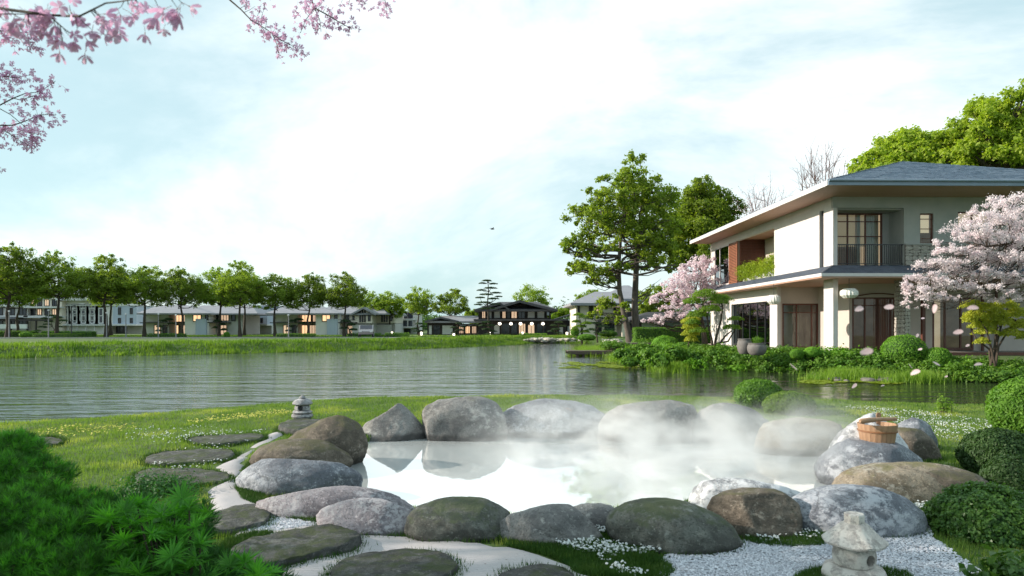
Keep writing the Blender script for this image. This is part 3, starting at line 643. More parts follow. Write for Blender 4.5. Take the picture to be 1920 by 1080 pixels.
def tree(name, base, trunk, clumps, lsz, nleaf, leaf, bark, label, cat='tree', group=None, seed=0, r0=.25, shell=.5, up=.35, twigs=3, forkz=.35, aspect=.6, rt=None, drop=.25):
    """trunk: points in local coordinates, clumps: (centre, radii) in local coordinates"""
    rng = np.random.RandomState(seed+100)
    e = empty(name, base, label, cat, group)
    mb = MB(); tr = [Vector(p) for p in trunk]; nT = len(tr); rt = rt or r0*.35
    rad = [r0*(1.35 if i == 0 else 1)*(1-i/(nT-1)) + rt*(i/(nT-1)) for i in range(nT)]
    mb.tube(tr, rad, 10)
    H = tr[-1].z; pts = []; nr = []; tot = sum(r[0]*r[2] for c, r in clumps)
    fine = []
    for i in range(nT-1):
        for t in np.linspace(0, 1, 6): fine.append((tr[i].lerp(tr[i+1], t), rad[i]*(1-t)+rad[i+1]*t))
    fine = [f for f in fine if f[0].z >= forkz*H] or fine[-3:]
    for c, r in clumps:
        c = Vector(c); cand = [f for f in fine if f[0].z < c.z - drop*(c.xy-f[0].xy).length] or fine[:1]
        st = min(cand, key=lambda f: (f[0]-c).length + abs(c.z-f[0].z)*.15)
        rb = min(st[1]*.7, .018 + .022*(st[0]-c).length)*(r0/.25)**.5
        pp = limb(mb, st[0], c, rb, rb*.35, rng)
        q, sc = cloudpts(rng, c, r, max(30, int(nleaf*r[0]*r[2]/tot)), shell=shell); pts.append(q); nr.append((q-np.array(c))/np.array(r)*.5)
        for s_ in sc[rng.choice(len(sc), min(len(sc), twigs*3), replace=False)]:
            limb(mb, pp[rng.randint(2, len(pp))], s_, rb*.32, rb*.1, rng, 4, 3, .08, .05)
    mb.build('trunk', bark, e, True)
    link('crown', leafmesh('crown', np.concatenate(pts), lsz, leaf, rng, np.concatenate(nr), up=up, aspect=aspect), e)
    return e
def pxtree(name, d, base_px, trunk_px, cl_px, lsz, nleaf, leaf, bark, label, depth=.9, seed=0, zbase=None, back=None, **kw):
    "a tree at distance d whose outline is read off the photo: clump (px, py, rx, ry) in pixels"
    rg_ = np.random.RandomState(seed+7)
    s = d/F; x0 = XD(base_px[0], d); z0 = z1(x0, d) if zbase is None else zbase; z0 -= .05
    L_ = lambda px, py: (XD(px, d)-x0, 0, ZD(py, d)-z0)
    trk = [(0, 0, 0)] + [tuple(np.array(L_(*p)) + np.array([0, rg_.uniform(-.2, .2), 0])) for p in trunk_px]
    cl = []
    wid = max(c[0]+c[2] for c in cl_px) - min(c[0]-c[2] for c in cl_px); mid = sum(c[0] for c in cl_px)/len(cl_px)
    for (cx, cy_, rx, ry) in cl_px:
        c = np.array(L_(cx, cy_)); hw = wid*s*.5*depth; off = abs((cx-mid)*s)/(wid*s*.5+1e-6)
        m_ = math.sqrt(max(0, 1-min(1, off)**2))*hw
        for yy in ((rg_.uniform(-.8, -.15)*m_, rg_.uniform(.1, .8)*m_) if m_ > rx*s*.8 else (rg_.uniform(-.3, .3)*m_,)):
            cl.append(((c[0]+rg_.uniform(-.15, .15)*rx*s, yy, c[2]+rg_.uniform(-.12, .12)*ry*s), (rx*s, rx*s*.95, ry*s)))
    return tree(name, (x0, d, z0), trk, cl, lsz, nleaf, leaf, bark, label, seed=seed, **kw)
def copy_tree(o, loc, sc, rz, label, zs=None):
    r = o.copy(); COL.objects.link(r); r.location = loc; r.scale = (sc, sc, sc*(zs or 1)); r.rotation_euler = (0, 0, rz); r['label'] = label
    for ch in list(o.children):
        c_ = ch.copy(); COL.objects.link(c_); c_.parent = r
        for g_ in list(ch.children):
            h_ = g_.copy(); COL.objects.link(h_); h_.parent = c_
    return r
def ball(px, py, rx, ry, d, leaf, label, n_=9000, lsz=.03, cat='clipped bush', name='clipped_bush', group=None, seed=0, dep=.9, rough=.03, core=None, zc=None):
    "clipped bush: a dense skin of small leaves over a dark twiggy inside"
    rng = np.random.RandomState(seed+300); s = d/F; c = Vector((XD(px, d), d, ZD(py, d))); R = np.array([rx*s, rx*s*dep, ry*s])
    z0 = z1(c.x, c.y); e = empty(name, (c.x, c.y, z0), label, cat, group)
    dv = rng.normal(size=(n_, 3)); dv /= np.linalg.norm(dv, axis=1, keepdims=True); dv = dv[dv[:, 2] > -.75]
    bumpy = np.array([mnoise.noise(Vector(q)*3.1+Vector((seed, 0, 0))) + .5*mnoise.noise(Vector(q)*8+Vector((seed, 0, 0))) for q in dv])
    q = dv*R*(1 + rough*2*bumpy[:, None] + rng.normal(0, rough*.6, len(dv))[:, None]); 
    q += np.array([0, 0, c.z - z0])
    link('foliage', leafmesh('foliage', q, lsz, leaf, rng, dv*1.1, up=.15, aspect=.6), e)
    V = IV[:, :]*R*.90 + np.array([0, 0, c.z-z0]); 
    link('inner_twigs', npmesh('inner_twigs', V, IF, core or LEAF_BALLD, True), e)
    mb = MB(); mb.tube([(0,0,-.1),(.02,0,max(.08, c.z-z0-R[2]*.3))], [.05*rx*s+.012, .03*rx*s+.01], 7); mb.build('stem', WOOD, e); return e

# ------------------------------------------------------------------ near garden things
STONE_L = rockmat('lantern_stone', (.62,.56,.52), (.48,.43,.40), (.72,.67,.62), None, .50, crack=0, wet=0, bumpd=.008, s=6, lsz=3, orange=(.16,.17,.18))
STONE_L2 = rockmat('lake_lantern_stone', (.34,.33,.34), (.25,.24,.25), (.46,.45,.46), None, .52, crack=0, wet=0, bumpd=.008, s=6, lsz=3)
def jitter_mesh(me, amp, sc):
    for v in me.vertices:
        v.co += v.normal*0 + Vector(v.co).normalized()*amp*mnoise.fractal(v.co*sc, 1, 2, 3)
def lantern(x, y, z, mt, label, cat='stone lantern', kind=0, rz=0):
    e = empty('stone_lantern', (x, y, z), label, cat, 'stone lanterns beside the pool', rz)
    if kind == 0:
        P_b = [(.165,-.03),(.19,.0),(.213,.03),(.215,.075),(.20,.105),(.165,.128),(.12,.132)]
        P_l = [(.118,.130),(.134,.14),(.142,.17),(.144,.21),(.138,.245),(.126,.262)]
        P_r = [(.10,.262),(.135,.265),(.185,.278),(.216,.290),(.219,.304),(.205,.318),(.165,.352),(.12,.392),(.088,.422),(.07,.432)]
        P_c = [(.068,.430),(.070,.445),(.070,.485),(.064,.494),(.03,.496)]
        hole = ((.052, -.13, .197), .040, Vector((.30,-1,0)))
    else:
        P_b = [(.16,-.03),(.19,.0),(.20,.02),(.19,.05),(.15,.062),(.17,.075),(.185,.095),(.16,.12),(.10,.125)]
        P_l = [(.10,.125),(.135,.135),(.145,.165),(.14,.20),(.12,.225)]
        P_r = [(.12,.225),(.17,.235),(.185,.25),(.175,.285),(.13,.325),(.075,.345),(.04,.35)]
        P_c = [(.045,.348),(.06,.36),(.05,.385),(.02,.405),(.004,.41)]
        hole = ((.0, -.14, .18), .05, Vector((.0,-1,0)))
    k = 40
    b = MB().lathe(P_b, k).mesh('lantern_base', mt, True); jitter_mesh(b, .012, 9); link('lantern_base', b, e)
    lm_ = MB().lathe(P_l, k).mesh('light_box', mt, True); lo = link('light_box', lm_, e)
    cut = MB(); dr = hole[2].normalized(); c = Vector(hole[0]); cut.tube([c - dr*.15*-.3 + dr*.06, c + dr*.06 - dr*.22], [hole[1]]*2, 24)
    co = bpy.data.objects.new('cut', cut.mesh('cut', mt)); COL.objects.link(co)
    lo.parent = None; md = lo.modifiers.new('b', 'BOOLEAN'); md.operation = 'DIFFERENCE'; md.object = co; md.solver = 'EXACT'
    dg_ = bpy.context.evaluated_depsgraph_get(); dg_.update(); nm = bpy.data.meshes.new_from_object(lo.evaluated_get(dg_)); lo.modifiers.clear(); lo.data = nm; lo.parent = e
    bpy.data.objects.remove(co)
    r_ = MB(); kk = 6 if kind == 0 else 40
    if kind == 0:
        n0 = 48
        for (r, zz) in P_r:
            for j in range(n0):
                a = 2*math.pi*j/n0; f = 1/ max(math.cos(((a+.5) % (math.pi/3))-math.pi/6), .01); f = 1 + (f/1.1547-1)*.55
                r_.v.append((r*f*math.cos(a), r*f*math.sin(a), zz + .006*math.cos(6*(a+.5))*(r > .17)))
        for i in range(len(P_r)-1):
            for j in range(n0): r_.f.append((i*n0+j, i*n0+(j+1) % n0, (i+1)*n0+(j+1) % n0, (i+1)*n0+j))
        r_.f.append(tuple(range(n0))[::-1]); r_.f.append(tuple((len(P_r)-1)*n0+j for j in range(n0)))
    else: r_.lathe(P_r, 40)
    rm = r_.mesh('lantern_roof', mt, True); jitter_mesh(rm, .008, 11); link('lantern_roof', rm, e)
    cm = MB().lathe(P_c, 8 if kind == 0 else 24).mesh('lantern_cap', mt, kind == 1); link('lantern_cap', cm, e)
    return e
dl = 4.86; s_l = dl/F
lantern(XD(1601.5, dl), dl, ZD(962, dl)-.496, STONE_L, 'pale stone lantern with a round window standing on the white pebbles', kind=0)
lantern(XD(567, 12.9), 12.9, ZD(741, 12.9)-.41, STONE_L2, 'small grey stone lantern on a slab at the edge of the lake', kind=1)

# bucket of staves
db = 8.3; sb_ = db/F; zb = ZD(838, db); bx = XD(1645, db)
be = empty('wooden_bucket', (bx, db, zb), 'round wooden bucket with two hoops standing on a boulder by the pool', 'bucket')
r1 = 27.5*sb_; r2_ = 34.5*sb_; hb_ = 44*sb_; ns = 22
BWOOD = pm('bucket_cedar', (.42,.25,.145), (.31,.175,.10), 3, .55, .25, 12, stretch=(6,6,.5), c3=(.24,.11,.05), s3=3, t3=.66)
BWOOD2 = pm('hoop_wood', (.30,.14,.065), (.22,.10,.05), 4, .5)
st_ = []
for v_ in range(3):
    g_ = MB(); a0 = -math.pi/ns+.004; a1 = math.pi/ns-.004; th = .016
    for (zz) in (0, hb_):
        r = r1 + (r2_-r1)*zz/hb_
        for (rr, a) in ((r, a0), (r, a1), (r-th, a1), (r-th, a0)): g_.v.append((rr*math.cos(a), rr*math.sin(a), zz))
    g_.f = [(0,1,5,4),(1,2,6,5),(2,3,7,6),(3,0,4,7),(0,3,2,1),(4,5,6,7)]
    st_.append(g_.mesh('stave', BWOOD, False, .002))
for i in range(ns):
    o_ = link('stave', st_[i % 3], be); o_.rotation_euler = (0, 0, 2*math.pi*i/ns)
g_ = MB().lathe([(r1-.02, .02), (r1-.02, .035)], 24); g_.build('bucket_bottom', BWOOD, be)
for zc in (.07, .70):
    g_ = MB(); r = r1 + (r2_-r1)*zc + .004; kk = 40
    for zz, rr in ((-.011, .0), (-.008, .006), (.008, .007), (.011, .001)):
        for j in range(kk): g_.v.append(((r+rr+zz*.1)*math.cos(j*6.2832/kk), (r+rr+zz*.1)*math.sin(j*6.2832/kk), zc*hb_+zz))
    for i in range(3):
        for j in range(kk): g_.f.append((i*kk+j, i*kk+(j+1) % kk, (i+1)*kk+(j+1) % kk, (i+1)*kk+j))
    g_.build('hoop', BWOOD2, be, True)
# tall grip stave with a round head
g_ = MB(); prof = [(-.028,.0),(-.026,.30*.4),(-.017,.15),(-.016,.175),(-.026,.20),(-.031,.222),(-.026,.243),(-.012,.254)]
pts = [(x, 0, hb_*.5+z) for x, z in prof] + [(-x, 0, hb_*.5+z) for x, z in prof[::-1]]
g_.prism([Vector(p) + Vector((.105, .16, 0)) for p in pts], (0, .018, 0)); g_.build('grip', BWOOD, be, False, .003)
wb = MB(); zz = ZD(785, db); x0 = XD(1608, db-.15)
wb.tube([(x0, db-.20, zz-.005), (x0+.02, db-.195, zz-.003), (x0+.12, db-.16, zz+.002), (x0+.28, db-.10, zz+.006), (XD(1678, db), db-.02, zz-.002)], [.018,.030,.031,.024,.022], 14)
wo = wb.build('wooden_ladle', BWOOD, None, True); tag(wo, 'thick round wooden handle laid across the rim of the bucket', 'ladle')

# clipped bushes and shrubs
ball(1924, 768, 62, 57, 9.6, LEAF_BALL, 'tall bright green clipped bush at the right border by the lake', 15000, .045, seed=1)
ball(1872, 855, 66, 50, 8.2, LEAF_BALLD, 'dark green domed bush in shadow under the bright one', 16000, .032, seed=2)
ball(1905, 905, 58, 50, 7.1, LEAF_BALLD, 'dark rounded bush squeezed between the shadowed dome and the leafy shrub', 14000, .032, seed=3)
ball(1422, 741, 43, 29, 15.2, LEAF_BALL, 'dense green round bush on the lake edge, larger of the pair', 9000, .055, seed=4)
ball(1480, 762, 46, 27, 14.2, LEAF_NIWAKI, 'lighter low round bush in front of its larger neighbour on the lake edge', 8000, .05, seed=5)

def leafy(name, c, R, n_, lsz, leaf, label, cat='shrub', seed=0, sub=None, up=.5, stems=14, z0=None, aspect=.6, group=None, shell=.35):
    rng = np.random.RandomState(seed+500); z0 = z1(c[0], c[1]) if z0 is None else z0
    e = empty(name, (c[0], c[1], z0), label, cat, group)
    q, sc = cloudpts(rng, (0, 0, c[2]-z0), R, n_, sub or int(n_/22), shell); k = q[:, 2] > .01
    link('foliage', leafmesh('foliage', q[k], lsz, leaf, rng, (q[k]-np.array([0, 0, c[2]-z0]))/np.array(R)*.8, up=up, aspect=aspect), e)
    mb = MB()
    for s_ in sc[rng.choice(len(sc), min(stems, len(sc)), replace=False)]: limb(mb, (rng.normal(0, .04), rng.normal(0, .04), -.02), s_, .012+.01*R[0], .004, rng, 5, 4)
    mb.build('stems', WOOD, e); return e
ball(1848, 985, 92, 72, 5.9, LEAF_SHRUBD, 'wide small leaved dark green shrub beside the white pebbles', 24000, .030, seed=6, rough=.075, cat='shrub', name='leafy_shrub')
leafy('leafy_shrub', (XD(1900, 3.6), 3.6, ZD(1085, 3.6)), (.22,.2,.13), 700, .05, LEAF_SHRUBD, 'broad leaved sprig poking into the bottom right corner', seed=2, sub=60)
leafy('flowering_shrub', (XD(295, 7.3), 7.3, ZD(928, 7.3)), (.42,.34,.20), 6000, .03, LEAF_FGD, 'low dark bush dotted with yellow flowers behind the pine shrub', seed=3, sub=400)
leafy('weed_clump', (XD(1768, 14.2), 14.2, ZD(765, 14.2)), (.20,.15,.26), 420, .05, LEAF_NIWAKI, 'thin pale weed standing above the lawn at the sunny lake edge', 'plant', seed=4, sub=60)
rg2 = np.random.RandomState(77)
q = np.array([XD(295, 7.3), 7.3, ZD(925, 7.3)]) + rg2.normal(size=(90, 3))*np.array([.22, .17, .10]) + np.array([0, -.05, .06])

LEAF_FGM = lm('shaded_needle', (0.02,0.07,0.02), (0.07,0.17,0.03), 0.3, 5, tint=T3)  # darker copy of the needles, paints shade into the pine shrub's gaps
# foreground pine shrubs: whorls of narrow leaves
def whorl_mesh(rng, n_, L_, wd, m, name='whorl', cone=.9):
    a = rng.uniform(0, 6.28, n_); el = rng.uniform(-.1, 1.25, n_)*cone
    d = np.stack([np.cos(a)*np.cos(el), np.sin(a)*np.cos(el), np.sin(el)], -1); ln = L_*rng.uniform(.75, 1.1, n_)[:, None]
    s = np.cross(d, [0, 0, 1.]); s /= np.linalg.norm(s, axis=1, keepdims=True)+1e-6; up = np.cross(s, d)
    V = np.stack([d*ln*.03, d*ln*.45 + s*wd - up*ln*.01, d*ln - np.array([0, 0, .10])*ln, d*ln*.45 - s*wd], 1).reshape(-1, 3)
    return npmesh(name, V, np.arange(n_*4).reshape(-1, 4), m)
wm = [whorl_mesh(np.random.RandomState(i), 34, .098, .0052, LEAF_FG) for i in range(4)]
py_ = empty('broad_needled_shrub', (XD(300, 3.5), 3.5, z1(XD(300, 3.5), 3.5)), 'shrub with bright star shaped whorls of long leaves beside the dark stepping stone', 'shrub')
rgw = np.random.RandomState(21); bz = py_.location; stems = MB()
outl = [(235,1010),(250,985),(232,955),(262,1000),(285,975),(300,1010),(322,985),(345,955),(362,985),(372,1010),(350,1020),(330,1030),(300,1045),(270,1035),(240,1050),(312,1065),(345,1055),(285,1075),(260,1075),(225,1080),(372,1040),(350,940),(378,960),(330,960),
        (400,1070),(430,1062),(460,1055),(480,1068),(505,1072),(445,1080),(415,1085),(385,1078),(300,960),(270,955),(250,940),(210,1030),(200,1000),(205,970),(490,1085),(470,1082),(340,1000),(365,1065),(318,1040),(290,1000),(230,975)]
k_ = 0
for (x, y) in outl:
    for rep in range(4):
        d = 3.35 + rgw.uniform(-.15, .45) + .25*rep; p = D(x + rgw.uniform(-9, 9), y + rgw.uniform(-6, 8) + rep*5, d) - bz
        o_ = link('whorl', wm[k_ % 4], py_, p); o_.rotation_euler = (rgw.uniform(-.7, .3), rgw.uniform(-.6, .6), rgw.uniform(0, 6.28)); s_ = rgw.uniform(.8, 1.2); o_.scale = (s_, s_, s_); k_ += 1
        if rep == 1: stems.tube([p - Vector((0, 0, .02)) + Vector((0,0,.0)), p*.8 + Vector((.02, .05, -.15))*1, Vector((p.x*.35, .1, .02))], [.004, .006, .01], 5, False)
stems.build('stems', WOOD, py_)
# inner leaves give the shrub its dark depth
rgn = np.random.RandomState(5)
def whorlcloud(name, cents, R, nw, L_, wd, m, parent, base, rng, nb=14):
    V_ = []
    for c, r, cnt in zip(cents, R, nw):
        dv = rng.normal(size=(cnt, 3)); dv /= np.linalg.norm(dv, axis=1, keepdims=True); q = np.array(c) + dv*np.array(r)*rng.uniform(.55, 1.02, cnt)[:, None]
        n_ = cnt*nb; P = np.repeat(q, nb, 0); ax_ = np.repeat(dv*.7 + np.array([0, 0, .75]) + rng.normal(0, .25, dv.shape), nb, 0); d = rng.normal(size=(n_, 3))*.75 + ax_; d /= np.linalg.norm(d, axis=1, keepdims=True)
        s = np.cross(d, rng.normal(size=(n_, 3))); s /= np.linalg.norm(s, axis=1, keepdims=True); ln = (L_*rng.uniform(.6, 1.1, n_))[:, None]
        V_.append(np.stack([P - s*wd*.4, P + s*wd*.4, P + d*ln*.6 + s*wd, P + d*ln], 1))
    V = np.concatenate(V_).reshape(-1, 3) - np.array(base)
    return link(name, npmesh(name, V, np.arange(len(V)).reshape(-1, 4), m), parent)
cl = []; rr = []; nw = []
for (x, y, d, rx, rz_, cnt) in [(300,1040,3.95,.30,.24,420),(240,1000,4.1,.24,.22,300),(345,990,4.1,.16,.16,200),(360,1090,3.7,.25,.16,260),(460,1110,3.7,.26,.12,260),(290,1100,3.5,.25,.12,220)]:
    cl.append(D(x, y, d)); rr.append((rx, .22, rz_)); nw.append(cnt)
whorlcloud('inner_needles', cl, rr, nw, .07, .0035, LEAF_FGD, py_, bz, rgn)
ps = empty('pine_shrub', (XD(60, 3.6), 3.6, z1(XD(60, 3.6), 3.6)), 'big soft feathery green pine shrub filling the near left corner', 'shrub')
cl = []; rr = []; nw = []
spec = [(20,850,4.3,60,36),(75,900,4.2,60,40),(0,905,4.0,60,50),(60,945,3.9,70,45),(120,968,3.9,58,44),(172,955,4.1,42,34),(10,985,3.6,80,60),(110,1015,3.6,80,55),(190,1000,3.7,55,50),(50,1060,3.4,90,50),(150,1070,3.4,80,50),(220,1065,3.5,50,40),(-60,900,4.0,70,60),(-70,1010,3.6,90,80),(110,1120,3.3,120,50),(35,830,4.5,30,15),(215,985,4.0,22,24)]
for (x, y, d, rx, ry) in spec:
    s = d/F; cl.append(D(x, y, d)); rr.append((rx*s, rx*s*.9, ry*s)); nw.append(int(rx*ry*.15))
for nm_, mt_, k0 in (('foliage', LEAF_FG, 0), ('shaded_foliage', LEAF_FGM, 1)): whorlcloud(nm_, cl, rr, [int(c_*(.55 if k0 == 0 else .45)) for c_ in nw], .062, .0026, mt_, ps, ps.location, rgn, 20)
mb = MB()
for c, r in zip(cl, rr):
    p = Vector(c) - ps.location; limb(mb, (rgn.normal(0, .05), rgn.normal(0, .05), -.05), p, .02, .006, rgn, 6)
    for _ in range(6):
        dv = Vector(rgn.normal(size=3)).normalized(); limb(mb, p, p + Vector((dv.x*r[0], dv.y*r[1], dv.z*r[2]))*.9, .006, .002, rgn, 4, 3)
mb.build('stems', WOOD, ps)

# ------------------------------------------------------------------ cherry branches overhead
def blossom_mesh(rng, m, s=.017, name='blossom', cup=.55):
    V = []; Fc = []
    for k in range(5):
        a = 2*math.pi*k/5 + rng.uniform(-.12, .12); cu = cup*rng.uniform(.75, 1.25)
        da = Vector((math.cos(a), math.sin(a), 0)); ta = Vector((-math.sin(a), math.cos(a), 0)); n0 = len(V)
        def pt(r, t, zz): V.append(tuple(da*r*s + ta*t*s + Vector((0, 0, zz*s))))
        pt(.05,0,0); pt(.5,.30,cu*.35); pt(.55,0,cu*.28); pt(.5,-.30,cu*.35); pt(.95,.34,cu*.95); pt(.92,0,cu*.85); pt(.95,-.34,cu*.95); pt(1.12,.14,cu*1.25); pt(1.05,0,cu*1.1); pt(1.12,-.14,cu*1.25)
        Fc += [(n0,n0+1,n0+2),(n0,n0+2,n0+3)]; Q4 = [(n0+1,n0+4,n0+5,n0+2),(n0+2,n0+5,n0+6,n0+3),(n0+4,n0+7,n0+8,n0+5),(n0+5,n0+8,n0+9,n0+6)]
        Fc += [t for q_ in Q4 for t in ((q_[0],q_[1],q_[2]),(q_[0],q_[2],q_[3]))]
    np_ = len(Fc); n0 = len(V)
    for j in range(4): a = j*math.pi/2; V.append((math.cos(a)*.10*s, math.sin(a)*.10*s, -.25*s))
    V.append((0,0,.28*s)); V.append((0,0,-.35*s))
    for j in range(4): Fc.append((n0+j, n0+(j+1) % 4, n0+4)); Fc.append((n0+(j+1) % 4, n0+j, n0+5))
    # stalk
    n1 = len(V); 
    for zz, x in ((-.3,0),(-1.4,.35)):
        for j in range(3): a = j*2.1; V.append((math.cos(a)*.04*s + x*s, math.sin(a)*.04*s, zz*s))
    for j in range(3): a, b = n1+j, n1+(j+1) % 3; Fc += [(a, b, b+3), (a, b+3, a+3)]
    me = npmesh(name, np.array(V), np.array(Fc), [m, BLOOM_C], True)
    mi = np.zeros(len(Fc), np.int32); mi[np_:] = 1; me.polygons.foreach_set('material_index', mi); return me
BLM = [blossom_mesh(np.random.RandomState(i), BLOOM_V, .0165, cup=.4+.3*i) for i in range(4)]
BLS = [blossom_mesh(np.random.RandomState(i+9), BLOOM_V, .0135, cup=.5+.25*i) for i in range(3)]
def cherry_branch(paths, d, nb, label, seed, ms, rad, scale=1.0, spread=.03, hang=.5, cl=None):
    rng = np.random.RandomState(seed); b0 = D(*paths[0][0], d); e = empty('cherry_branch', b0, label, 'branch', 'cherry blossom branches hanging in from above')
    mb = MB(); samp = []
    for pi_, pa in enumerate(paths):
        dd = 0; pts = []
        for i, (x, y) in enumerate(pa): pts.append(D(x, y, d + .05*math.sin(i*1.7+pi_)) - b0)
        r = rad*(1 if pi_ == 0 else .6); n_ = len(pts); mb.tube(pts, [r*(1-.75*i/(n_-1)) for i in range(n_)], 6)
        for i in range(n_-1):
            L_ = (pts[i+1]-pts[i]).length
            for t in np.arange(0, 1, .006/max(L_, .01)): samp.append(pts[i].lerp(pts[i+1], t))
    vis = [s for s in samp]
    cents = [vis[rng.randint(0, len(vis))] for _ in range(max(3, nb//6))] if cl is None else [D(x, y, d) - b0 for x, y in cl]
    for c in cents:
        near = min(samp, key=lambda s: (s-c).length)
        if (near-c).length > .004: mb.tube([near, near.lerp(c, .5) + Vector((0, 0, -.004)), c], [rad*.3, rad*.22, rad*.15], 4, False)
        kk = max(2, int(.78*nb/len(cents)*rng.uniform(.7, 1.4)))
        for _ in range(kk):
            p = c + Vector(rng.normal(size=3))*spread; p.z -= abs(rng.normal())*spread*hang
            o_ = link('blossom', ms[rng.randint(0, len(ms))], e, p); dv = (p-c).normalized() + Vector((0, 0, -.4)); o_.rotation_mode = 'QUATERNION'
            o_.rotation_quaternion = dv.to_track_quat('Z', 'Y'); s_ = scale*rng.uniform(.8, 1.15); o_.scale = (s_, s_, s_)
    mb.build('twigs', WOOD, e, True); return e
cherry_branch([[(-160,-30),(-60,5),(0,16),(60,24),(91,28),(125,30),(150,30),(170,20),(198,6),(225,3),(265,-4),(330,-30)],[(-120,45),(-40,28),(20,26),(91,28)],[(91,28),(110,45),(130,62)]], 1.75, 105, 'thick dark cherry branch with big soft mauve blossoms across the top left corner', 3, BLM, .0045,
   cl=[(10,10),(35,32),(15,40),(55,45),(75,40),(90,52),(105,38),(65,12),(95,12),(120,12),(130,10),(115,60),(135,70),(145,55),(150,68),(118,78),(172,55),(186,32),(193,38),(218,48),(214,72),(222,17),(242,10),(272,12),(278,26),(303,24),(345,10),(335,18),(-20,40),(-30,10),(80,25),(60,30),(40,18)], spread=.016, hang=.8)
cherry_branch([[(390,-45),(431,0),(452,18),(471,38),(486,46),(498,60)],[(471,38),(500,55),(526,75),(545,84),(562,96)],[(512,66),(520,85),(522,103)]], 4.0, 150, 'slim cherry branch slanting down with mauve flowers bunched at its tip', 4, BLS, .0055,
   cl=[(474,45),(484,40),(500,40),(495,52),(505,58),(515,55),(510,68),(520,70),(528,68),(520,85),(523,100),(535,78),(540,82),(550,90),(560,98),(562,90),(500,68),(518,60),(490,8),(462,6),(478,12),(498,4)], spread=.022)
cherry_branch([[(560,-60),(590,15),(612,27),(640,44),(660,54)],[(590,15),(575,35),(563,62)],[(590,15),(600,40),(602,60)],[(560,-60),(640,-10),(690,8)]], 4.2, 190, 'cherry branch in the top middle with several drooping flowered twigs', 5, BLS, .006,
   cl=[(562,62),(568,48),(560,50),(580,35),(572,22),(590,28),(600,35),(602,60),(596,50),(610,52),(620,40),(628,42),(640,48),(655,55),(660,48),(625,25),(640,5),(652,12),(612,10),(590,5),(575,8),(560,5),(600,0),(672,0),(685,6),(630,30),(585,14)], spread=.024)
cherry_branch([[(735,-60),(722,-20),(722,0),(725,18)]], 4.4, 22, 'short cherry twig end dangling from the top edge', 6, BLS, .004, cl=[(712,4),(722,8),(727,18),(718,22)], spread=.02)
cherry_branch([[(-180,270),(-60,215),(0,197),(25,184),(45,176),(75,172),(104,152)],[(25,184),(40,188),(60,180),(88,184)]], 4.0, 90, 'upper cherry branch reaching in from the border with a bare dark middle', 7, BLS, .005,
   cl=[(45,180),(58,172),(68,168),(75,160),(82,165),(92,158),(104,152),(88,184),(62,180),(70,176),(5,178),(12,186)], spread=.02)
cherry_branch([[(-140,120),(-40,138),(0,142),(30,146),(58,140)],[(0,142),(18,150),(32,162)]], 4.1, 70, 'small flowered cherry twig above the forked branches', 8, BLS, .004, cl=[(5,140),(15,138),(25,135),(32,142),(42,140),(50,145),(58,140),(30,162),(12,160),(12,148)], spread=.02)
cherry_branch([[(-160,220),(-50,232),(0,235),(24,235),(45,228),(65,220),(80,215),(106,215)],[(-60,190),(0,204),(20,215),(40,232),(55,245),(70,252)],[(0,240),(20,252),(40,266),(55,273)]], 3.9, 200, 'lowest forked cherry branch crowded with mauve flowers', 9, BLS, .005,
   cl=[(68,206),(80,210),(90,212),(104,216),(84,232),(75,225),(60,228),(50,235),(55,248),(62,250),(68,250),(45,258),(50,268),(55,273),(35,255),(20,250),(5,245),(10,235),(32,208),(5,258),(40,245),(58,262)], spread=.022)
cherry_branch([[(-120,10),(-40,45),(0,58),(25,58),(50,62),(70,70)],[(25,58),(48,70),(62,88)]], 3.6, 90, 'thin cherry twig hanging behind the thick branch', 10, BLS, .004, cl=[(5,70),(15,62),(30,64),(45,62),(60,62),(72,65),(68,78),(62,90),(55,80),(20,72),(5,62)], spread=.02)
cherry_branch([[(-90,290),(-30,305),(0,315)]], 4.0, 5, 'tip of a cherry twig barely reaching in at the border', 11, BLS, .003, cl=[(0,315)], spread=.01)
# drifting petals
pm_ = []
for i in range(3):
    g_ = MB(); r = np.random.RandomState(i); n_ = 10; ring = []
    for j in range(n_):
        a = 2*math.pi*j/n_; x = .0135*math.cos(a); y = .008*math.sin(a)*(1+.25*math.cos(a)); ring.append((x, y, .15*x + 18*y*y + 8*x*x*(1 if i else -1)))
    g_.v = ring + [(0, 0, 0)]; g_.f = [(j, (j+1) % n_, n_) for j in range(n_)]; pm_.append(g_.mesh('petal', lm('petal_%d' % i, (.80,.55,.58), (.90,.70,.72), .4, 30), True))
pr = np.random.RandomState(8)
PL = ['between the porch column and the entrance door','just before the slatted entrance window','at the dark door past the stone pillar','in front of the golden tree top','on the pale wall left of the golden tree','tiny, below the trunk fork of the golden tree','small, right of the stone pillar foot','tiny, over the small dome bush','in the leafy hedge below the small dome bush, tilted','low above the lily pads under the largest dome bush','steep and long, over the hedge left of the column','over the dark water below the villa planting','over the hedge right of the small dome bush','wide and flat at the foot of the entrance door','leaning upright beside the low petal over the lily pads','tiny, over the water right of centre','tiny, at the lower cherry blossoms','tiny, above the right hand shore grass']
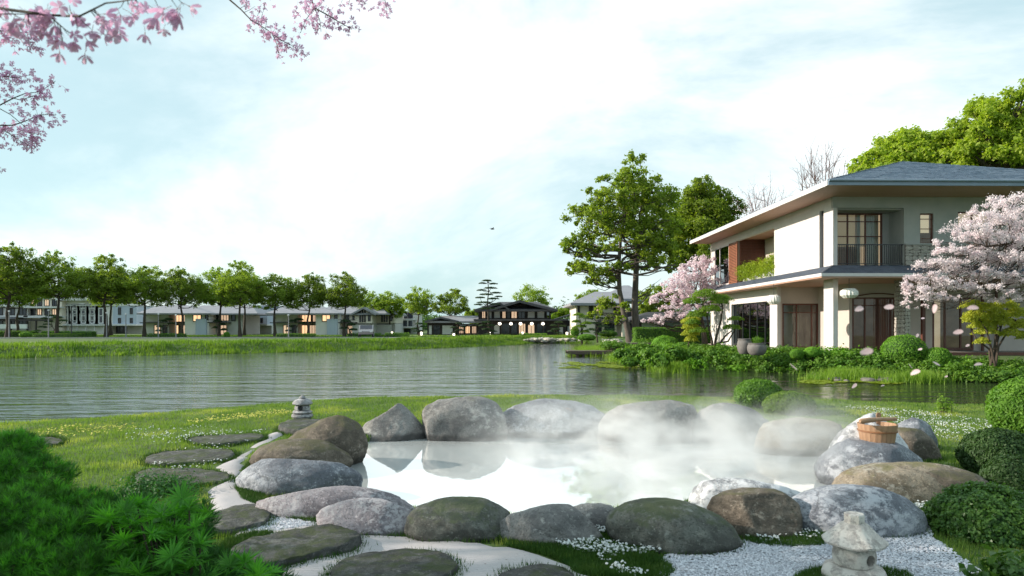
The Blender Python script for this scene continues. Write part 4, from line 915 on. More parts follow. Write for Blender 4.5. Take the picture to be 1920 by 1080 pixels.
for i, (x, y, wpx, ang) in enumerate([(1611,579,18,.3),(1666,576,18,.1),(1753,579,17,1.3),(1824,577,20,.0),(1796,623,18,.2),(1814,648,8,.5),(1720,629,8,1.1),(1725,655,8,.3),(1755,682,16,-.5),(1716,698,18,.4),(1487,688,20,-.8),(1602,724,12,.7),(1834,683,14,.1),(1624,660,26,.2),(1706,686,14,-1.0),(1655,723,7,.2),(1730,597,7,.1),(1774,706,6,.3)]):
    d = .027*F/wpx; o_ = link('petal', pm_[i % 3], None, D(x, y, d)); o_.rotation_euler = (pr.uniform(.5, 1.1), -ang, pr.uniform(-.3, .3))
    tag(o_, 'pink petal drifting in the air ' + PL[i], 'petal', 'drifting cherry petals')

# ------------------------------------------------------------------ steam over the pool
m, n, l, o = newmat('steam'); tc = n('ShaderNodeTexCoord'); mp = n('ShaderNodeMapping'); mp.inputs['Scale'].default_value = (.75, .9, 1.5); mp.inputs['Rotation'].default_value = (0, .35, 0); l(tc.outputs['Object'], mp.inputs[0])
t = n('ShaderNodeTexNoise'); t.inputs['Scale'].default_value = 1.5; t.inputs['Detail'].default_value = 4; t.inputs['Roughness'].default_value = .55; t.inputs['Distortion'].default_value = .9; l(mp.outputs[0], t.inputs[0])
r = n('ShaderNodeMapRange', interpolation_type='SMOOTHSTEP'); r.inputs['From Min'].default_value = .42; r.inputs['From Max'].default_value = .72; l(t.outputs[0], r.inputs[0])
sx = n('ShaderNodeSeparateXYZ'); l(tc.outputs['Object'], sx.inputs[0])
def mth(op, a, b=None, c=None):
    x = n('ShaderNodeMath', operation=op)
    for i_, v_ in enumerate((a, b, c)):
        if v_ is None: continue
        (setattr(x.inputs[i_], 'default_value', v_) if isinstance(v_, (int, float)) else l(v_, x.inputs[i_]))
    return x.outputs[0]
hz = n('ShaderNodeMapRange', interpolation_type='SMOOTHSTEP'); hz.inputs['From Min'].default_value = 1.1; hz.inputs['From Max'].default_value = .0; l(sx.outputs[2], hz.inputs[0])
# round plan fall-off, local coordinates centred on the pool
ex = mth('DIVIDE', mth('SUBTRACT', sx.outputs[0], .45), 3.2); ey = mth('DIVIDE', mth('ADD', sx.outputs[1], .25), 2.4)
rr_ = mth('SQRT', mth('ADD', mth('MULTIPLY', ex, ex), mth('MULTIPLY', ey, ey)))
pf = n('ShaderNodeMapRange', interpolation_type='SMOOTHSTEP'); pf.inputs['From Min'].default_value = 1.0; pf.inputs['From Max'].default_value = .35; l(rr_, pf.inputs[0])
dn = mth('MULTIPLY', mth('MULTIPLY', r.outputs[0], hz.outputs[0]), pf.outputs[0])
pv = n('ShaderNodeVolumePrincipled'); pv.inputs['Color'].default_value = (.98,.98,.98,1); pv.inputs['Anisotropy'].default_value = .2; l(mth('MULTIPLY', dn, 2.2), pv.inputs['Density'])
l(pv.outputs[0], o.inputs['Volume']); STEAM = m
g_ = MB().box(-3.3, 4.0, -2.8, 2.8, .0, 1.8); so_ = g_.build('steam', STEAM, None, loc=(1.7, 9.6, .13)); tag(so_, 'white steam drifting over the hot spring pool', 'steam', kind='stuff')
# ------------------------------------------------------------------ the villa on the right
HZ = .70; hs = empty('villa', (14.58, 31.0, HZ), 'large two storey villa with slate hip roof and deep wooden eaves beside the lake', 'villa', rz=math.radians(1.2))
def hb(name, m, *boxes, par=None, bevel=0):
    g_ = MB()
    for b in boxes: g_.box(*b)
    return g_.build(name, m, par or hs, False, bevel)
def window(par, plane, a0, a1, w0, w1, v, cols, rows, fm, gm, t=.06, dpt=.08, name='window', trans=None):
    "frame with mullions and a pane; plane 'f' faces the viewer (v fixed), plane 'l' faces the lake (u fixed)"
    g_ = MB(); A = [a0] + list(cols) + [a1]; W_ = [w0] + list(rows) + [w1]
    def bx_(x0, x1, z0, z1_, d0, d1):
        if plane == 'f': g_.box(x0, x1, v+d0, v+d1, z0, z1_)
        else: g_.box(v+d0, v+d1, x0, x1, z0, z1_)
    bx_(a0, a0+t, w0, w1, 0, dpt); bx_(a1-t, a1, w0, w1, 0, dpt); bx_(a0+t, a1-t, w0, w0+t, 0, dpt); bx_(a0+t, a1-t, w1-t, w1, 0, dpt)
    for c in cols: bx_(c-t*.4, c+t*.4, w0+t, w1-t, .004, dpt-.004)
    for c in rows: bx_(a0+t, a1-t, c-t*.3, c+t*.3, .009, dpt-.009)
    f = g_.build(name, fm, par)
    g_ = MB()
    if plane == 'f': g_.box(a0+t*.5, a1-t*.5, v+dpt*.45, v+dpt*.55, w0+t*.5, w1-t*.5)
    else: g_.box(v+dpt*.45, v+dpt*.55, a0+t*.5, a1-t*.5, w0+t*.5, w1-t*.5)
    g_.build('pane', gm, f); return f
WT, BD = 7.19, 6.74           # soffit level, underside of the band
UF = 4.07                     # upper floor line
W_END = 17.6
# upper storey walls
hb('corner_pier', PLASTER, (0,.2,.0,.9,UF-.05,BD))
hb('upper_band', PLASTER, (0,.2,.2,W_END,BD,WT))
hb('front_band', PLASTER_G, (0,14,0,.2,BD-.05,WT))
hb('recessed_slot', METAL_D, (.12,.2,.9,1.32,UF-.05,BD))  # narrow dark strip set back from the wall face
hb('side_wall', PLASTER, (0,.2,1.32,6.6,UF-.05,BD))
hb('end_pier', PLASTER, (0,.2,17.0,W_END,UF-.05,BD))
hb('back_wall', PLASTER_T, (0,14,W_END,W_END+.2,0,WT))
hb('upper_floor', PLASTER_T, (.2,14,.2,W_END,UF-.3,UF-.05))
hb('upper_ceiling', SOFFIT, (.2,14,.2,W_END,BD+.1,BD+.25))
# balcony on the lake side: closed end wall of brown slats, tan inner wall
hb('balcony_inner_wall', PLASTER_T, (1.8,1.95,1.32,12.5,UF-.05,BD+.1))
hb('balcony_near_wall', PLASTER_T, (.2,1.8,6.45,6.6,UF-.05,BD+.1))
sc_ = hb('slatted_screen', TIMBER, (.2,1.8,12.5,12.56,UF-.05,BD+.1))
sm_ = MB().box(.2,1.8,12.44,12.499,0,.055).mesh('slat', TIMBER)
for i in range(27): link('slat', sm_, sc_, (0, 0, UF+.02+i*.097))
SLATW = pm('cedar_louvre', (.42,.17,.09), (.33,.12,.07), 3, .5)
sh = hb('shutter', SLATW, (.0,.06,12.5,12.58,UF+.0,BD), (.0,.06,13.92,14.0,UF+.0,BD))
sm_ = MB(); sm_.prism([(-.01,12.58,0),(.05,12.58,.05),(.05,12.58,.065),(-.01,12.58,.015)], (0,1.34,0)); sm_ = sm_.mesh('slat', SLATW)
for i in range(26): link('slat', sm_, sh, (0, 0, UF+.03+i*.1))
hb('shutter_backing', INTER_D, (.08,.2,12.56,14.0,UF-.05,BD))
window(hs, 'l', 14.0, 17.0, UF, BD, .02, [15.9], [], FASCIA, GLASS_R, .09)
hb('room_behind_glass', INTER_D, (1.9,2.0,14,17,UF,BD))
# upper front: recess with big window, railing, then flush wall
wallM = PLASTER_G
hb('front_wall', wallM, (3.26,4.0,0,.2,UF-.1,BD-.05), (4.0,4.62,0,.2,UF-.1,UF+1.0), (4.0,4.62,0,.2,6.45,BD-.05), (4.62,5.75,0,.2,UF-.1,BD-.05), (5.75,8.5,0,.2,UF-.1,5.9), (5.75,8.5,0,.2,6.52,BD-.05), (8.5,14,0,.2,UF-.1,BD-.05))
hb('recess_wall', wallM, (2.95,3.4,1.2,1.35,UF-.05,BD+.1), (3.26,3.4,.2,1.2,UF-.05,BD+.1))
hb('recess_lintel', wallM, (.2,3.26,.2,1.35,BD-.1,BD+.098))
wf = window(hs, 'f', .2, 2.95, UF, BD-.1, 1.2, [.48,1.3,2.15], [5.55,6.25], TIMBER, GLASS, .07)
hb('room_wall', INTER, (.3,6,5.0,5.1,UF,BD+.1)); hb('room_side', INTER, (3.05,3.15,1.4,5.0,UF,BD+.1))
hb('blind', pm('glowing_woven_blind', (.48,.38,.25), (.38,.29,.18), 30, .9, stretch=(1,1,6), glow=.30), (.45,2.8,1.5,1.52,5.1,BD-.1))  # blind glows by itself to look lit from the room
for (a, b) in ((.24,.40),(2.3,2.88)):
    g_ = MB(); n0 = 10
    for i in range(n0+1):
        x = a+(b-a)*i/n0; y = 1.42 + .04*(i % 2); g_.v += [(x, y, UF+.05), (x, y, BD-.1)]
    for i in range(n0): g_.f.append((2*i, 2*i+2, 2*i+3, 2*i+1))
    g_.build('curtain', CURTAIN, hs)
rl = hb('railing', METAL_D, (.2,3.26,.06,.10,UF+.93,UF+.98), (.2,3.26,.06,.10,UF+.06,UF+.10))
bm_ = MB().box(-.011,.011,.068,.092,UF+.10,UF+.93).mesh('baluster', METAL_D)
for i in range(31): link('baluster', bm_, rl, (.25+i*.098, 0, 0))
wn = window(hs, 'f', 4.0, 4.62, UF+1.0, 6.45, .06, [], [5.3,5.75,6.2], TIMBER, GLASS, .05)
hb('blind', pm('glowing_paper_blind', (.78,.66,.48), (.70,.58,.42), 30, .9, stretch=(1,1,9), glow=.5), (4.03,4.6,.3,.32,5.6,6.42)); hb('small_room', INTER_D, (3.6,5.2,1.9,2.0,UF,BD), (3.5,3.6,.2,2,UF,BD), (5.2,5.3,.2,2,UF,BD))  # glow in the blind and room surfaces replaces lamplight
window(hs, 'f', 5.75, 8.5, 5.9, 6.52, .06, [6.45,7.2,7.9], [], TIMBER, GLASS, .05)
hb('blind', pm('glowing_slat_blind', (.72,.56,.42), (.55,.42,.32), 30, .8, stretch=(1,1,12), glow=.5), (5.8,8.4,.3,.32,5.95,6.5)); hb('small_room', INTER_D, (5.5,8.9,1.9,2.0,UF,BD))  # blind and room wall emit a little to seem lamplit

# rough stone facing: every stone its own piece
RST = rockmat('facing_stone', (.50,.45,.39), (.34,.31,.28), (.62,.58,.53), None, .54, crack=0, wet=0, s=2.0, bumpd=.015)
MORT = pm('mortar', (.20,.18,.16), (.16,.145,.13), 8, .95, .3, 50)
stm = []
for i in range(4):
    g_ = MB(); r = np.random.RandomState(i); n_ = 7
    ring = [(0.5*math.cos(6.283*j/n_+.45)*r.uniform(.9,1.12), .5*math.sin(6.283*j/n_+.45)*r.uniform(.9,1.12)) for j in range(n_)]
    ring = [(max(-.5, min(.5, x*1.25)), max(-.5, min(.5, z*1.25))) for x, z in ring]
    g_.v = [(x, 0.5, z) for x, z in ring] + [(x, -.3, z) for x, z in ring] + [(x*.8, -.5, z*.8) for x, z in ring]
    for k in (0, 1):
        for j in range(n_): g_.f.append((k*n_+j, k*n_+(j+1) % n_, (k+1)*n_+(j+1) % n_, (k+1)*n_+j))
    g_.f.append(tuple(2*n_+j for j in range(n_))); g_.f.append(tuple(range(n_))); stm.append(g_.mesh('stone', RST))
def stonewall(par, plane, a0, a1, w0, w1, v, hmin, hmax, lmin, lmax, seed, th=.05):
    r = np.random.RandomState(seed); z = w0; c = 0
    while z < w1 - .03:
        h_ = min(r.uniform(hmin, hmax), w1-z); a = a0
        while a < a1 - .02:
            L_ = min(r.uniform(lmin, lmax), a1-a)
            if a1-a-L_ < lmin*.4: L_ = a1-a
            o_ = link('stone', stm[r.randint(0, 4)], par); t_ = th*r.uniform(.8, 1.3)
            if plane == 'f': o_.location = (a+L_/2, v - t_*.2, z+h_/2); o_.scale = (L_*.96, t_, h_*.95)
            else: o_.location = (v - t_*.2, a+L_/2, z+h_/2); o_.scale = (L_*.96, t_, h_*.95); o_.rotation_euler = (0, 0, -math.pi/2)
            a += L_; c += 1
        z += h_
    return c
sw = hb('stone_parapet', MORT, (3.27,8.2,-.06,-.01,UF-.02,UF+.93))
stonewall(sw, 'f', 3.27, 7.6, UF, UF+.93, -.06, .12, .22, .16, .5, 4)
hb('parapet_coping', PLASTER_G, (3.26,8.2,-.13,-.001,UF+.94,UF+1.0))
# pent roof between the storeys
g_ = MB(); OV = 1.0; ze = 3.62
g_.v = [(-OV,-OV,ze),(14,-OV,ze),(14,0,UF),(0,0,UF),(-OV,W_END+.3,ze),(0,W_END+.3,UF)]
g_.v += [(x, y, z-.09) for x, y, z in g_.v]; g_.f = [(0,1,2,3),(4,0,3,5),(6,9,8,7),(10,11,9,6),(0,6,7,1),(1,7,8,2),(2,8,9,3),(3,9,11,5),(5,11,10,4),(4,10,6,0)]
pr_ = g_.build('pent_roof', SLATE_L, hs)
def slates(name, m, par, P0, ux, uy, Wd, courses, hcourse, inset0, inset1, lmin, lmax, seed, th=.02):
    "rows of overlapping slates on the plane P0 + ux*a + uy*b"
    r = np.random.RandomState(seed); P0 = np.array(P0, float); ux = np.array(ux, float); uy = np.array(uy, float); nn = np.cross(ux, uy); nn /= np.linalg.norm(nn)
    if nn[2] < 0: nn = -nn
    V = []; Fc = []
    for c in range(courses):
        b0 = c*hcourse; a = inset0*b0; e_ = Wd - inset1*b0
        while a < e_:
            L_ = min(r.uniform(lmin, lmax), e_-a); t = th*r.uniform(.8, 1.5); lo_ = b0 + r.uniform(-.012, .012); n0 = len(V)
            for (aa, bb, tt) in ((a+.004, lo_, t), (a+L_-.004, lo_, t), (a+L_-.004, b0+hcourse*1.1, .003), (a+.004, b0+hcourse*1.1, .003), (a+.004, lo_, 0), (a+L_-.004, lo_, 0)):
                V.append(P0 + ux*aa + uy*bb + nn*tt)
            Fc += [(n0, n0+1, n0+2, n0+3), (n0+4, n0+5, n0+1, n0)]; a += L_
    o_ = link(name, npmesh(name, np.array(V), np.array(Fc), m), par); o_['kind'] = 'stuff'; return o_
sl_ = math.hypot(OV, UF-ze)
slates('slates', SLATE_L, pr_, (-OV,-OV,ze+.004), (1,0,0), (0,OV/sl_,(UF-ze)/sl_), 15, 7, sl_/7, OV/sl_, 0, .18, .32, 3)
slates('slates', SLATE_L, pr_, (-OV,W_END,ze+.004), (0,-1,0), (OV/sl_,0,(UF-ze)/sl_), W_END+OV, 7, sl_/7, 0, OV/sl_, .18, .32, 4)
hb('ledge_fascia', FASCIA, (-OV-.03,14,-OV-.03,-OV-.003,3.50,3.64), (-OV-.03,-OV-.003,-OV-.001,W_END+.3,3.50,3.64))
hb('porch_soffit', SOFFIT, (-OV,14,-OV,W_END+.3,3.44,3.50))
# main roof
OL, OF_ = 1.47, 2.56; RW, RD, t_ = 15.7, 20.4, 7.87; R0 = 7.40; RS = .343
g_ = MB(); x0, y0 = -OL, -OF_
g_.v = [(x0,y0,R0),(x0+RW,y0,R0),(x0+RW,y0+RD,R0),(x0,y0+RD,R0),(x0+RW/2,y0+RW/2,R0+RS*RW/2),(x0+RW/2,y0+RD-RW/2,R0+RS*RW/2)]
g_.f = [(0,1,4),(1,2,5,4),(2,3,5),(3,0,4,5),(3,2,1,0)]; rf = g_.build('roof', SLATE, hs)
cs = math.hypot(1, RS); slates('slates', SLATE, rf, (x0,y0,R0+.006), (1,0,0), (0,1/cs,RS/cs), RW, 30, (RW/2*cs)/30, 1/cs, 1/cs, .28, .5, 7, .022)
slates('slates', SLATE, rf, (x0,y0+RD,R0+.006), (0,-1,0), (1/cs,0,RS/cs), RD, 30, (RW/2*cs)/30, 1/cs, 1/cs, .28, .5, 8, .022)
hb('soffit', SOFFIT, (x0+.04,x0+RW-.04,y0+.04,y0+RD-.04,WT,WT+.06))
hb('eaves_fascia', FASCIA_B, (x0,x0+RW,y0-.03,y0+.035,WT-.01,R0-.004)); hb('side_fascia', FASCIA, (x0-.03,x0+.035,y0+.036,y0+RD,WT-.01,R0-.004))
gt = MB(); gt.tube([(x0,y0-.07,R0-.02),(x0+RW,y0-.07,R0-.02)], [.055,.055], 8); gt.build('gutter', FASCIA_B, hs)
# ground floor
hb('plinth', pm('plinth_stone', (.30,.27,.24), (.2,.18,.16), 2, .9, .4, 20), (-.3,14,-.5,W_END,-.4,.08))
hb('deck_edge', TIMBER, (2.3,14,-.6,-.501,-.02,.14))
hb('corner_column', PLASTER, (-.02,.2,-.05,.85,.08,3.44))
sp = hb('stone_pillar', MORT, (3.30,3.55,0,.8,.08,3.44))
stonewall(sp, 'l', 0, .8, .08, 3.44, 3.30, .12, .24, .14, .36, 6); stonewall(sp, 'f', 3.30, 3.55, .08, 3.44, 0, .12, .24, .1, .25, 7)
hb('lake_pier', PLASTER, (0,.2,6.2,7.2,.08,3.44))
hb('lake_wall', PLASTER, (0,.2,7.2,13.5,2.72,3.44), (0,.2,13.5,16.4,.08,3.44), (0,.2,16.6,W_END,.08,3.44)); hb('wall_joint', PLASTER_T, (.1,.2,16.4,16.6,.08,3.44))
window(hs, 'l', 7.2, 13.5, .12, 2.72, .15, [8.3,9.5,10.7,11.9,12.7], [], METAL_D, GLASS_R, .07); hb('lake_room', INTER_D, (2.4,2.5,7.2,14,.08,3.44))
for a in (8.0, 10.1, 12.2): hb('folded_curtain', CURTAIN, (.5,.55,a,a+.35,.1,2.7))
hb('porch_wall', PLASTER_T, (.2,2.3,6.3,6.45,2.55,3.44), (.2,.32,6.3,6.45,.08,2.55))
window(hs, 'f', .32, 2.3, .12, 2.55, 6.3, [1.12,1.95], [2.05], TIMBER, GLASS, .08); hb('porch_room', INTER_D, (.3,6,10,10.1,.08,3.44), (2.35,2.42,6.5,10,.08,3.44))
g_ = MB(); n0 = 22
for i in range(n0+1):
    x = .42+.62*i/n0; y = 6.6 + .05*(i % 2); g_.v += [(x, y, .12), (x, y, 2.55)]
for i in range(n0): g_.f.append((2*i, 2*i+2, 2*i+3, 2*i+1))
g_.build('curtain', CURTAIN, hs); hb('curtain', CURTAIN, (1.2,1.36,6.6,6.65,.12,2.55))
hb('porch_side_wall', PLASTER_T, (2.3,2.45,3.0,6.44,.08,3.44))
hb('entrance_wall', PLASTER_T, (2.45,5.2,3.0,3.15,2.75,3.44), (5.2,6.5,3.0,3.15,.08,3.44), (8.6,14,3.0,3.15,.08,3.44), (6.5,8.6,3.0,3.15,2.75,3.44))
ew = window(hs, 'f', 2.45, 5.2, .12, 2.75, 3.0, [3.1,3.75,4.4], [2.35], TIMBER, GLASS, .08)
bm_ = MB().box(-.014,.014,2.93,2.97,.14,2.7).mesh('slat', TIMBER)
for i in range(9): link('slat', bm_, ew, (3.62+i*.085, 0, 0))
for i in range(5): link('slat', bm_, ew, (4.5+i*.085, 0, 0))
arch = MB(); pts = [Vector((2.5+2.6*i/12, 2.96, 2.78+.16*math.sin(math.pi*i/12))) for i in range(13)]; arch.tube(pts, [.03]*13, 6); arch.build('arched_lintel', TIMBER, hs)
hb('entrance_room', INTER_D, (2.5,14,8,8.1,.08,3.44), (6.3,6.4,3.2,8,.08,3.44))
dd = window(hs, 'f', 6.5, 8.6, .12, 2.75, 3.0, [7.15,7.95], [], TIMBER, GLASS, .1, name='door'); hb('door_curtain', INTER, (6.6,7.1,3.3,3.34,.1,2.7))
for b_ in ((4.55,4.67,2.0,2.12,.08,3.44), (5.25,5.40,1.8,1.95,.08,3.44), (8.9,9.0,2.8,2.9,.08,3.44), (9.6,9.68,2.8,2.9,.08,3.44)): hb('timber_post', TIMBER, b_)

# hanging paper lanterns
def paperlamp(px, py, d, rpx, hpx, label, ztop):
    s = d/F; e = empty('hanging_lantern', D(px, py, d), label, 'lantern', 'paper lanterns hanging under the porch'); g_ = MB(); k = 16; R = rpx*s; Hh = hpx*s
    for (r, z) in ((.62,.5),(.96,.25),(1,0),(.96,-.22),(.60,-.5)):
        for j in range(k*2):
            a = 2*math.pi*j/(k*2); q_ = R*r*(1 if j % 2 == 0 else .93); g_.v.append((q_*math.cos(a), q_*math.sin(a), z*Hh))
    for i in range(4):
        for j in range(2*k): g_.f.append((i*2*k+j, i*2*k+(j+1) % (2*k), (i+1)*2*k+(j+1) % (2*k), (i+1)*2*k+j))
    g_.f.append(tuple(range(2*k))[::-1]); g_.f.append(tuple(8*k+j for j in range(2*k))); g_.build('shade', PAPER, e)
    MB().lathe([(R*.55,-Hh*.53),(R*.56,-Hh*.5)], 20).build('bottom_ring', BWOOD, e)
    MB().bar((0,0,Hh*.5), (0,0,ztop-e.location.z), .012).build('cord', METAL_D, e)
paperlamp(1592, 550, 30.6, 16, 18, 'pleated white paper lantern hanging over the porch between column and stone pillar', HZ+3.45)
paperlamp(1451, 562, 34.2, 12.5, 17, 'smaller pleated paper lantern hanging by the wooden porch window', HZ+3.45)
# pots on the terrace
POT = pm('grey_pot', (.20,.185,.175), (.13,.12,.115), 5, .8, .3, 25)
def pot(px, y0, y1, d, wpx, label, leaf=True, seed=0):
    s = d/F; h_ = (y1-y0)*s; R = wpx/2*s; z = ZD(y1, d); e = empty('garden_pot', (XD(px, d), d, z), label, 'pot', 'clay pots on the villa terrace')
    MB().lathe([(R*.62,-.02),(R*.70,.0),(R*.90,h_*.18),(R*.99,h_*.42),(R,h_*.62),(R*.93,h_*.82),(R*.84,h_*.90),(R*.92,h_*.94),(R*.92,h_),(R*.82,h_),(R*.78,h_*.9)], 28).build('body', POT, e, True)
    MB().lathe([(R*.72,h_*.88),(R*.70,h_*.9)], 20).build('soil', GRAVB, e)
    if leaf:
        rng = np.random.RandomState(seed); q, _ = cloudpts(rng, (0,0,h_+.12), (R*.55,R*.55,.16), 700, 40); link('leaves', leafmesh('leaves', q, .05, LEAF_BALL, rng), e)
pot(1396, 635, 663, 30.0, 27, 'taller dark clay pot, partly behind a wide pot with a green plant', False); pot(1419, 643, 665, 29.4, 35, 'wide grey clay pot holding a small round green plant', True, 3)
# balcony greenery
rng = np.random.RandomState(3); e = empty('balcony_planting', (14.6, 37.8, HZ+UF), 'lush yellow green plants spilling over the lakeside balcony', 'plant')
V_ = []
for k in range(14):
    y = -.1 + k*.42; V_.append(cloudpts(rng, (.12 + rng.uniform(-.15,.1), y, .68+rng.uniform(-.15,.15)), (.42,.42,.58), 620, 30)[0])
link('foliage', leafmesh('foliage', np.concatenate(V_), .085, LEAF_YEL, rng, up=.3), e); MB().box(.1,.5,-.2,5.7,-.0,.35).build('trough', PLASTER_G, e)

# ------------------------------------------------------------------ planting in front of the villa
rng = np.random.RandomState(31); C_ = []; Rr = []
cx_ = rng.uniform(5.5, 34, 60000); cy_ = rng.uniform(22, 46, 60000); cs_ = polysd(LAKE, cx_, cy_)
ok_ = np.where((cs_ > .05) & (cs_ < 2.6) & (cx_/cy_ < .95))[0]
kept = []
for i in ok_:
    if len(kept) and min((cx_[i]-a)**2 + (cy_[i]-b)**2 for a, b in kept) < .50**2: continue
    kept.append((cx_[i], cy_[i])); s_ = cs_[i]; hh = rng.uniform(.24, .36); zz = z1(cx_[i], cy_[i])
    C_.append((cx_[i], cy_[i], zz + .06*rng.rand() + (.12 if s_ < .6 else .0))); Rr.append((rng.uniform(.38, .55), rng.uniform(.38, .55), hh))
for tone, mat_, nm, lb in ((0, LEAF_SHRUB, 'ground_cover', 'dense green leafy ground cover along the villa shore'), (1, LEAF_BALL, 'light_ground_cover', 'lighter green tufts of ground cover along the villa shore')):
    P_ = []; Nn = []
    for i, (c, r) in enumerate(zip(C_, Rr)):
        if (i % 4 == 0) != (tone == 1): continue
        q, _ = cloudpts(rng, c, r, 620, 40, .5); P_.append(q); Nn.append((q-np.array(c))/np.array(r)*.6)
    P_ = np.concatenate(P_); Nn = np.concatenate(Nn); k = P_[:, 2] > .0
    tag(link(nm, leafmesh(nm, P_[k], .12, mat_, rng, Nn[k], up=.5)), lb, 'ground cover', kind='stuff')
bs = [(1695,656,38,28,27.2,LEAF_BALL,'largest bright green dome bush in front of the stone pillar'),(1758,672,24,20,26.6,LEAF_BALL,'mid sized dome bush just right of the largest one'),(1494,664,12,9,28.8,LEAF_BALL,'tiny clipped bush beside the pots, nearer to them'),
      (1523,661,15,10,28.8,LEAF_BALL,'tiny clipped bush right against the corner column'),(1247,645,24,15,44,LEAF_BALL,'clipped dome bush standing nearest to the twin trunk tree'),(1282,652,17,10,39,LEAF_BALL,'low clipped bush under the flat topped garden tree'),(1303,657,15,8,36,LEAF_BALL,'smallest clipped mound beside the low one under the garden tree'),
      (1100,633,16,6,74,LEAF_BALL,'low green mound in front of the cream villa')]
for i, b in enumerate(bs): ball(*b[:6], b[6], 5200, .055*b[4]/28, seed=40+i, rough=.035)
# shore stones, lily pads, reeds
SHR = rockmat('shore_stone', (.42,.38,.32), (.30,.27,.23), (.55,.52,.46), None, .5)
def strew(name, pts, smin, smax, m, label, cat, rng, flat=.55, sub=1):
    bm = bmesh.new(); bmesh.ops.create_icosphere(bm, subdivisions=sub, radius=1); V0 = np.array([v.co[:] for v in bm.verts]); F0 = np.array([[v.index for v in f.verts] for f in bm.faces]); bm.free()
    V_ = []; F_ = []
    for i, p in enumerate(pts):
        s = rng.uniform(smin, smax); V_.append(V0*(1+rng.uniform(-.2,.2,V0.shape))*np.array([s*rng.uniform(.9,1.5), s, s*flat]) + np.array(p)); F_.append(F0+i*len(V0))
    return tag(link(name, npmesh(name, np.concatenate(V_), np.concatenate(F_), m, False)), label, cat, kind='stuff')
pp_ = []
for i in range(620):
    x = rng.uniform(985, 1165); y = 644.2 - 0*(x) ; d = rng.uniform(80.0, 84) if x < 1130 else rng.uniform(70, 80); pp_.append((XD(x, d), d, rng.uniform(.05, .5)))
strew('shore_stones', pp_, .15, .42, SHR, 'pale stones lining the far shore before the dark villa', 'stones', rng)
pp_ = [(*G(rng.uniform(1560, 1760), rng.uniform(712, 716), 0)[:2], .03) for _ in range(26)] + [(*G(x, y, 0)[:2], .05) for x, y in ((1185,682),(1195,676),(1210,672),(1222,680),(1200,684),(1230,676))]
strew('waterside_stones', pp_, .08, .26, SHR, 'few pale stones at the water edge below the villa planting', 'stones', rng, .5, 2)
def pads(name, spots, rng, m, label):
    V_ = []; F_ = []
    for (x, y, r) in spots:
        n0 = len(V_); a0 = rng.uniform(0, 6.28)
        for j in range(9): a = a0 + 5.9*j/8; V_.append((x + r*math.cos(a), y + r*math.sin(a), .012 + rng.uniform(0, .03)))
        V_.append((x, y, .012)); F_ += [(n0+j, n0+j+1, n0+9) for j in range(8)]
    return tag(link(name, npmesh(name, np.array(V_), np.array(F_), m)), label, 'water plants', kind='stuff')
PAD = lm('lily_pad', (.22,.32,.03), (.34,.40,.05), .3, 3, tint=T3)
sp_ = []
for i in range(1500):
    x = rng.normal(1130, 38); y = rng.uniform(679, 691); p = G(x, y, 0)
    if lump(p.x*2, p.y*.8) > rng.uniform(-.3, .7): sp_.append((p.x, p.y, rng.uniform(.07, .17)))
for i in range(900):
    x = rng.uniform(1500, 1760); y = rng.uniform(708, 719) + 2*math.sin(x*.05); p = G(x, y, 0); sp_.append((p.x, p.y, rng.uniform(.06, .14)))
pads('lily_pads', sp_, rng, PAD, 'yellow green lily pads floating by the wooden dock and villa shore')
P = []
for i in range(1400):
    k = rng.randint(0, 7); cx_, cy_, sx_, sy_ = ((1130,655,45,4),(1100,664,22,3),(1165,672,18,5),(1215,668,22,6),(1250,690,24,5),(1590,708,50,3),(1720,714,30,2))[k]; P.append(G(rng.normal(cx_, sx_*.6), min(716, max(646, rng.normal(cy_, sy_*.6))), .05)[:2])
P = np.array([[p[0], p[1]] for p in P for _ in range(12)]) + rng.normal(0, .16, (1400*12, 2))
tag(blades('shore_grass', P, np.zeros(len(P))+.0, rng.uniform(.15, .5, len(P)), .035, LEAF_NIWAKI, rng, .6), 'tufts of light grass and reeds along the villa shore', 'grass', kind='stuff')
# mid ground low planting between dock and big tree
P_ = []; Nn = []
for (x, y, z, rx, ry) in [(1175,664,.35,24,9),(1200,655,.45,26,9),(1225,664,.45,26,10),(1150,648,.6,30,5),(1215,643,.7,30,6),(1265,662,.6,22,9),(1180,678,.2,16,7),(1240,676,.35,20,10),(1215,684,.1,14,5)]:
    d = F*(CZ-z)/(y+ry*.6-HY); c = D(x, y, d); s = d/F; q, _ = cloudpts(rng, c, (rx*s, rx*s*.8, ry*s), 1500, 60, .4); P_.append(q); Nn.append((q-np.array(c))/(rx*s))
P_ = np.concatenate(P_); Nn = np.concatenate(Nn); tag(link('shore_bushes', leafmesh('shore_bushes', P_, .15, LEAF_SHRUB, rng, Nn, up=.5)), 'low green bushes behind the wooden dock', 'bushes', kind='stuff')
# dock
DK = pm('weathered_timber', (.13,.10,.08), (.08,.062,.05), 3, .85, .3, 20, stretch=(1,5,5))
dk = empty('wooden_dock', (XD(1065, 45), 45, 0), 'low dark timber dock stepping out into the lake', 'dock'); s45 = 45/F
for i in range(16): MB().box(i*.235, i*.235+.225, 0, 1.6, .32, .38).build('plank', DK, dk)
MB().box(-.03,3.8,-.06,-.005,.16,.375).box(-.03,3.8,1.606,1.66,.16,.375).build('edge_beam', DK, dk)
for x in (.12, .55, .95):
    MB().box(x,x+.17,.02,.2,-.9,.158).build('post', DK, dk); MB().box(x,x+.17,1.3,1.5,-.9,.158).build('post', DK, dk)
MB().box(2.9,5.4,.3,2.6,-.6,.52).box(2.85,5.45,.25,2.65,.522,.60).build('middle_step', DK, dk); MB().box(4.0,7.4,1.2,4.4,-.5,.78).box(3.9,7.5,1.1,4.5,.782,.86).build('upper_step', DK, dk)
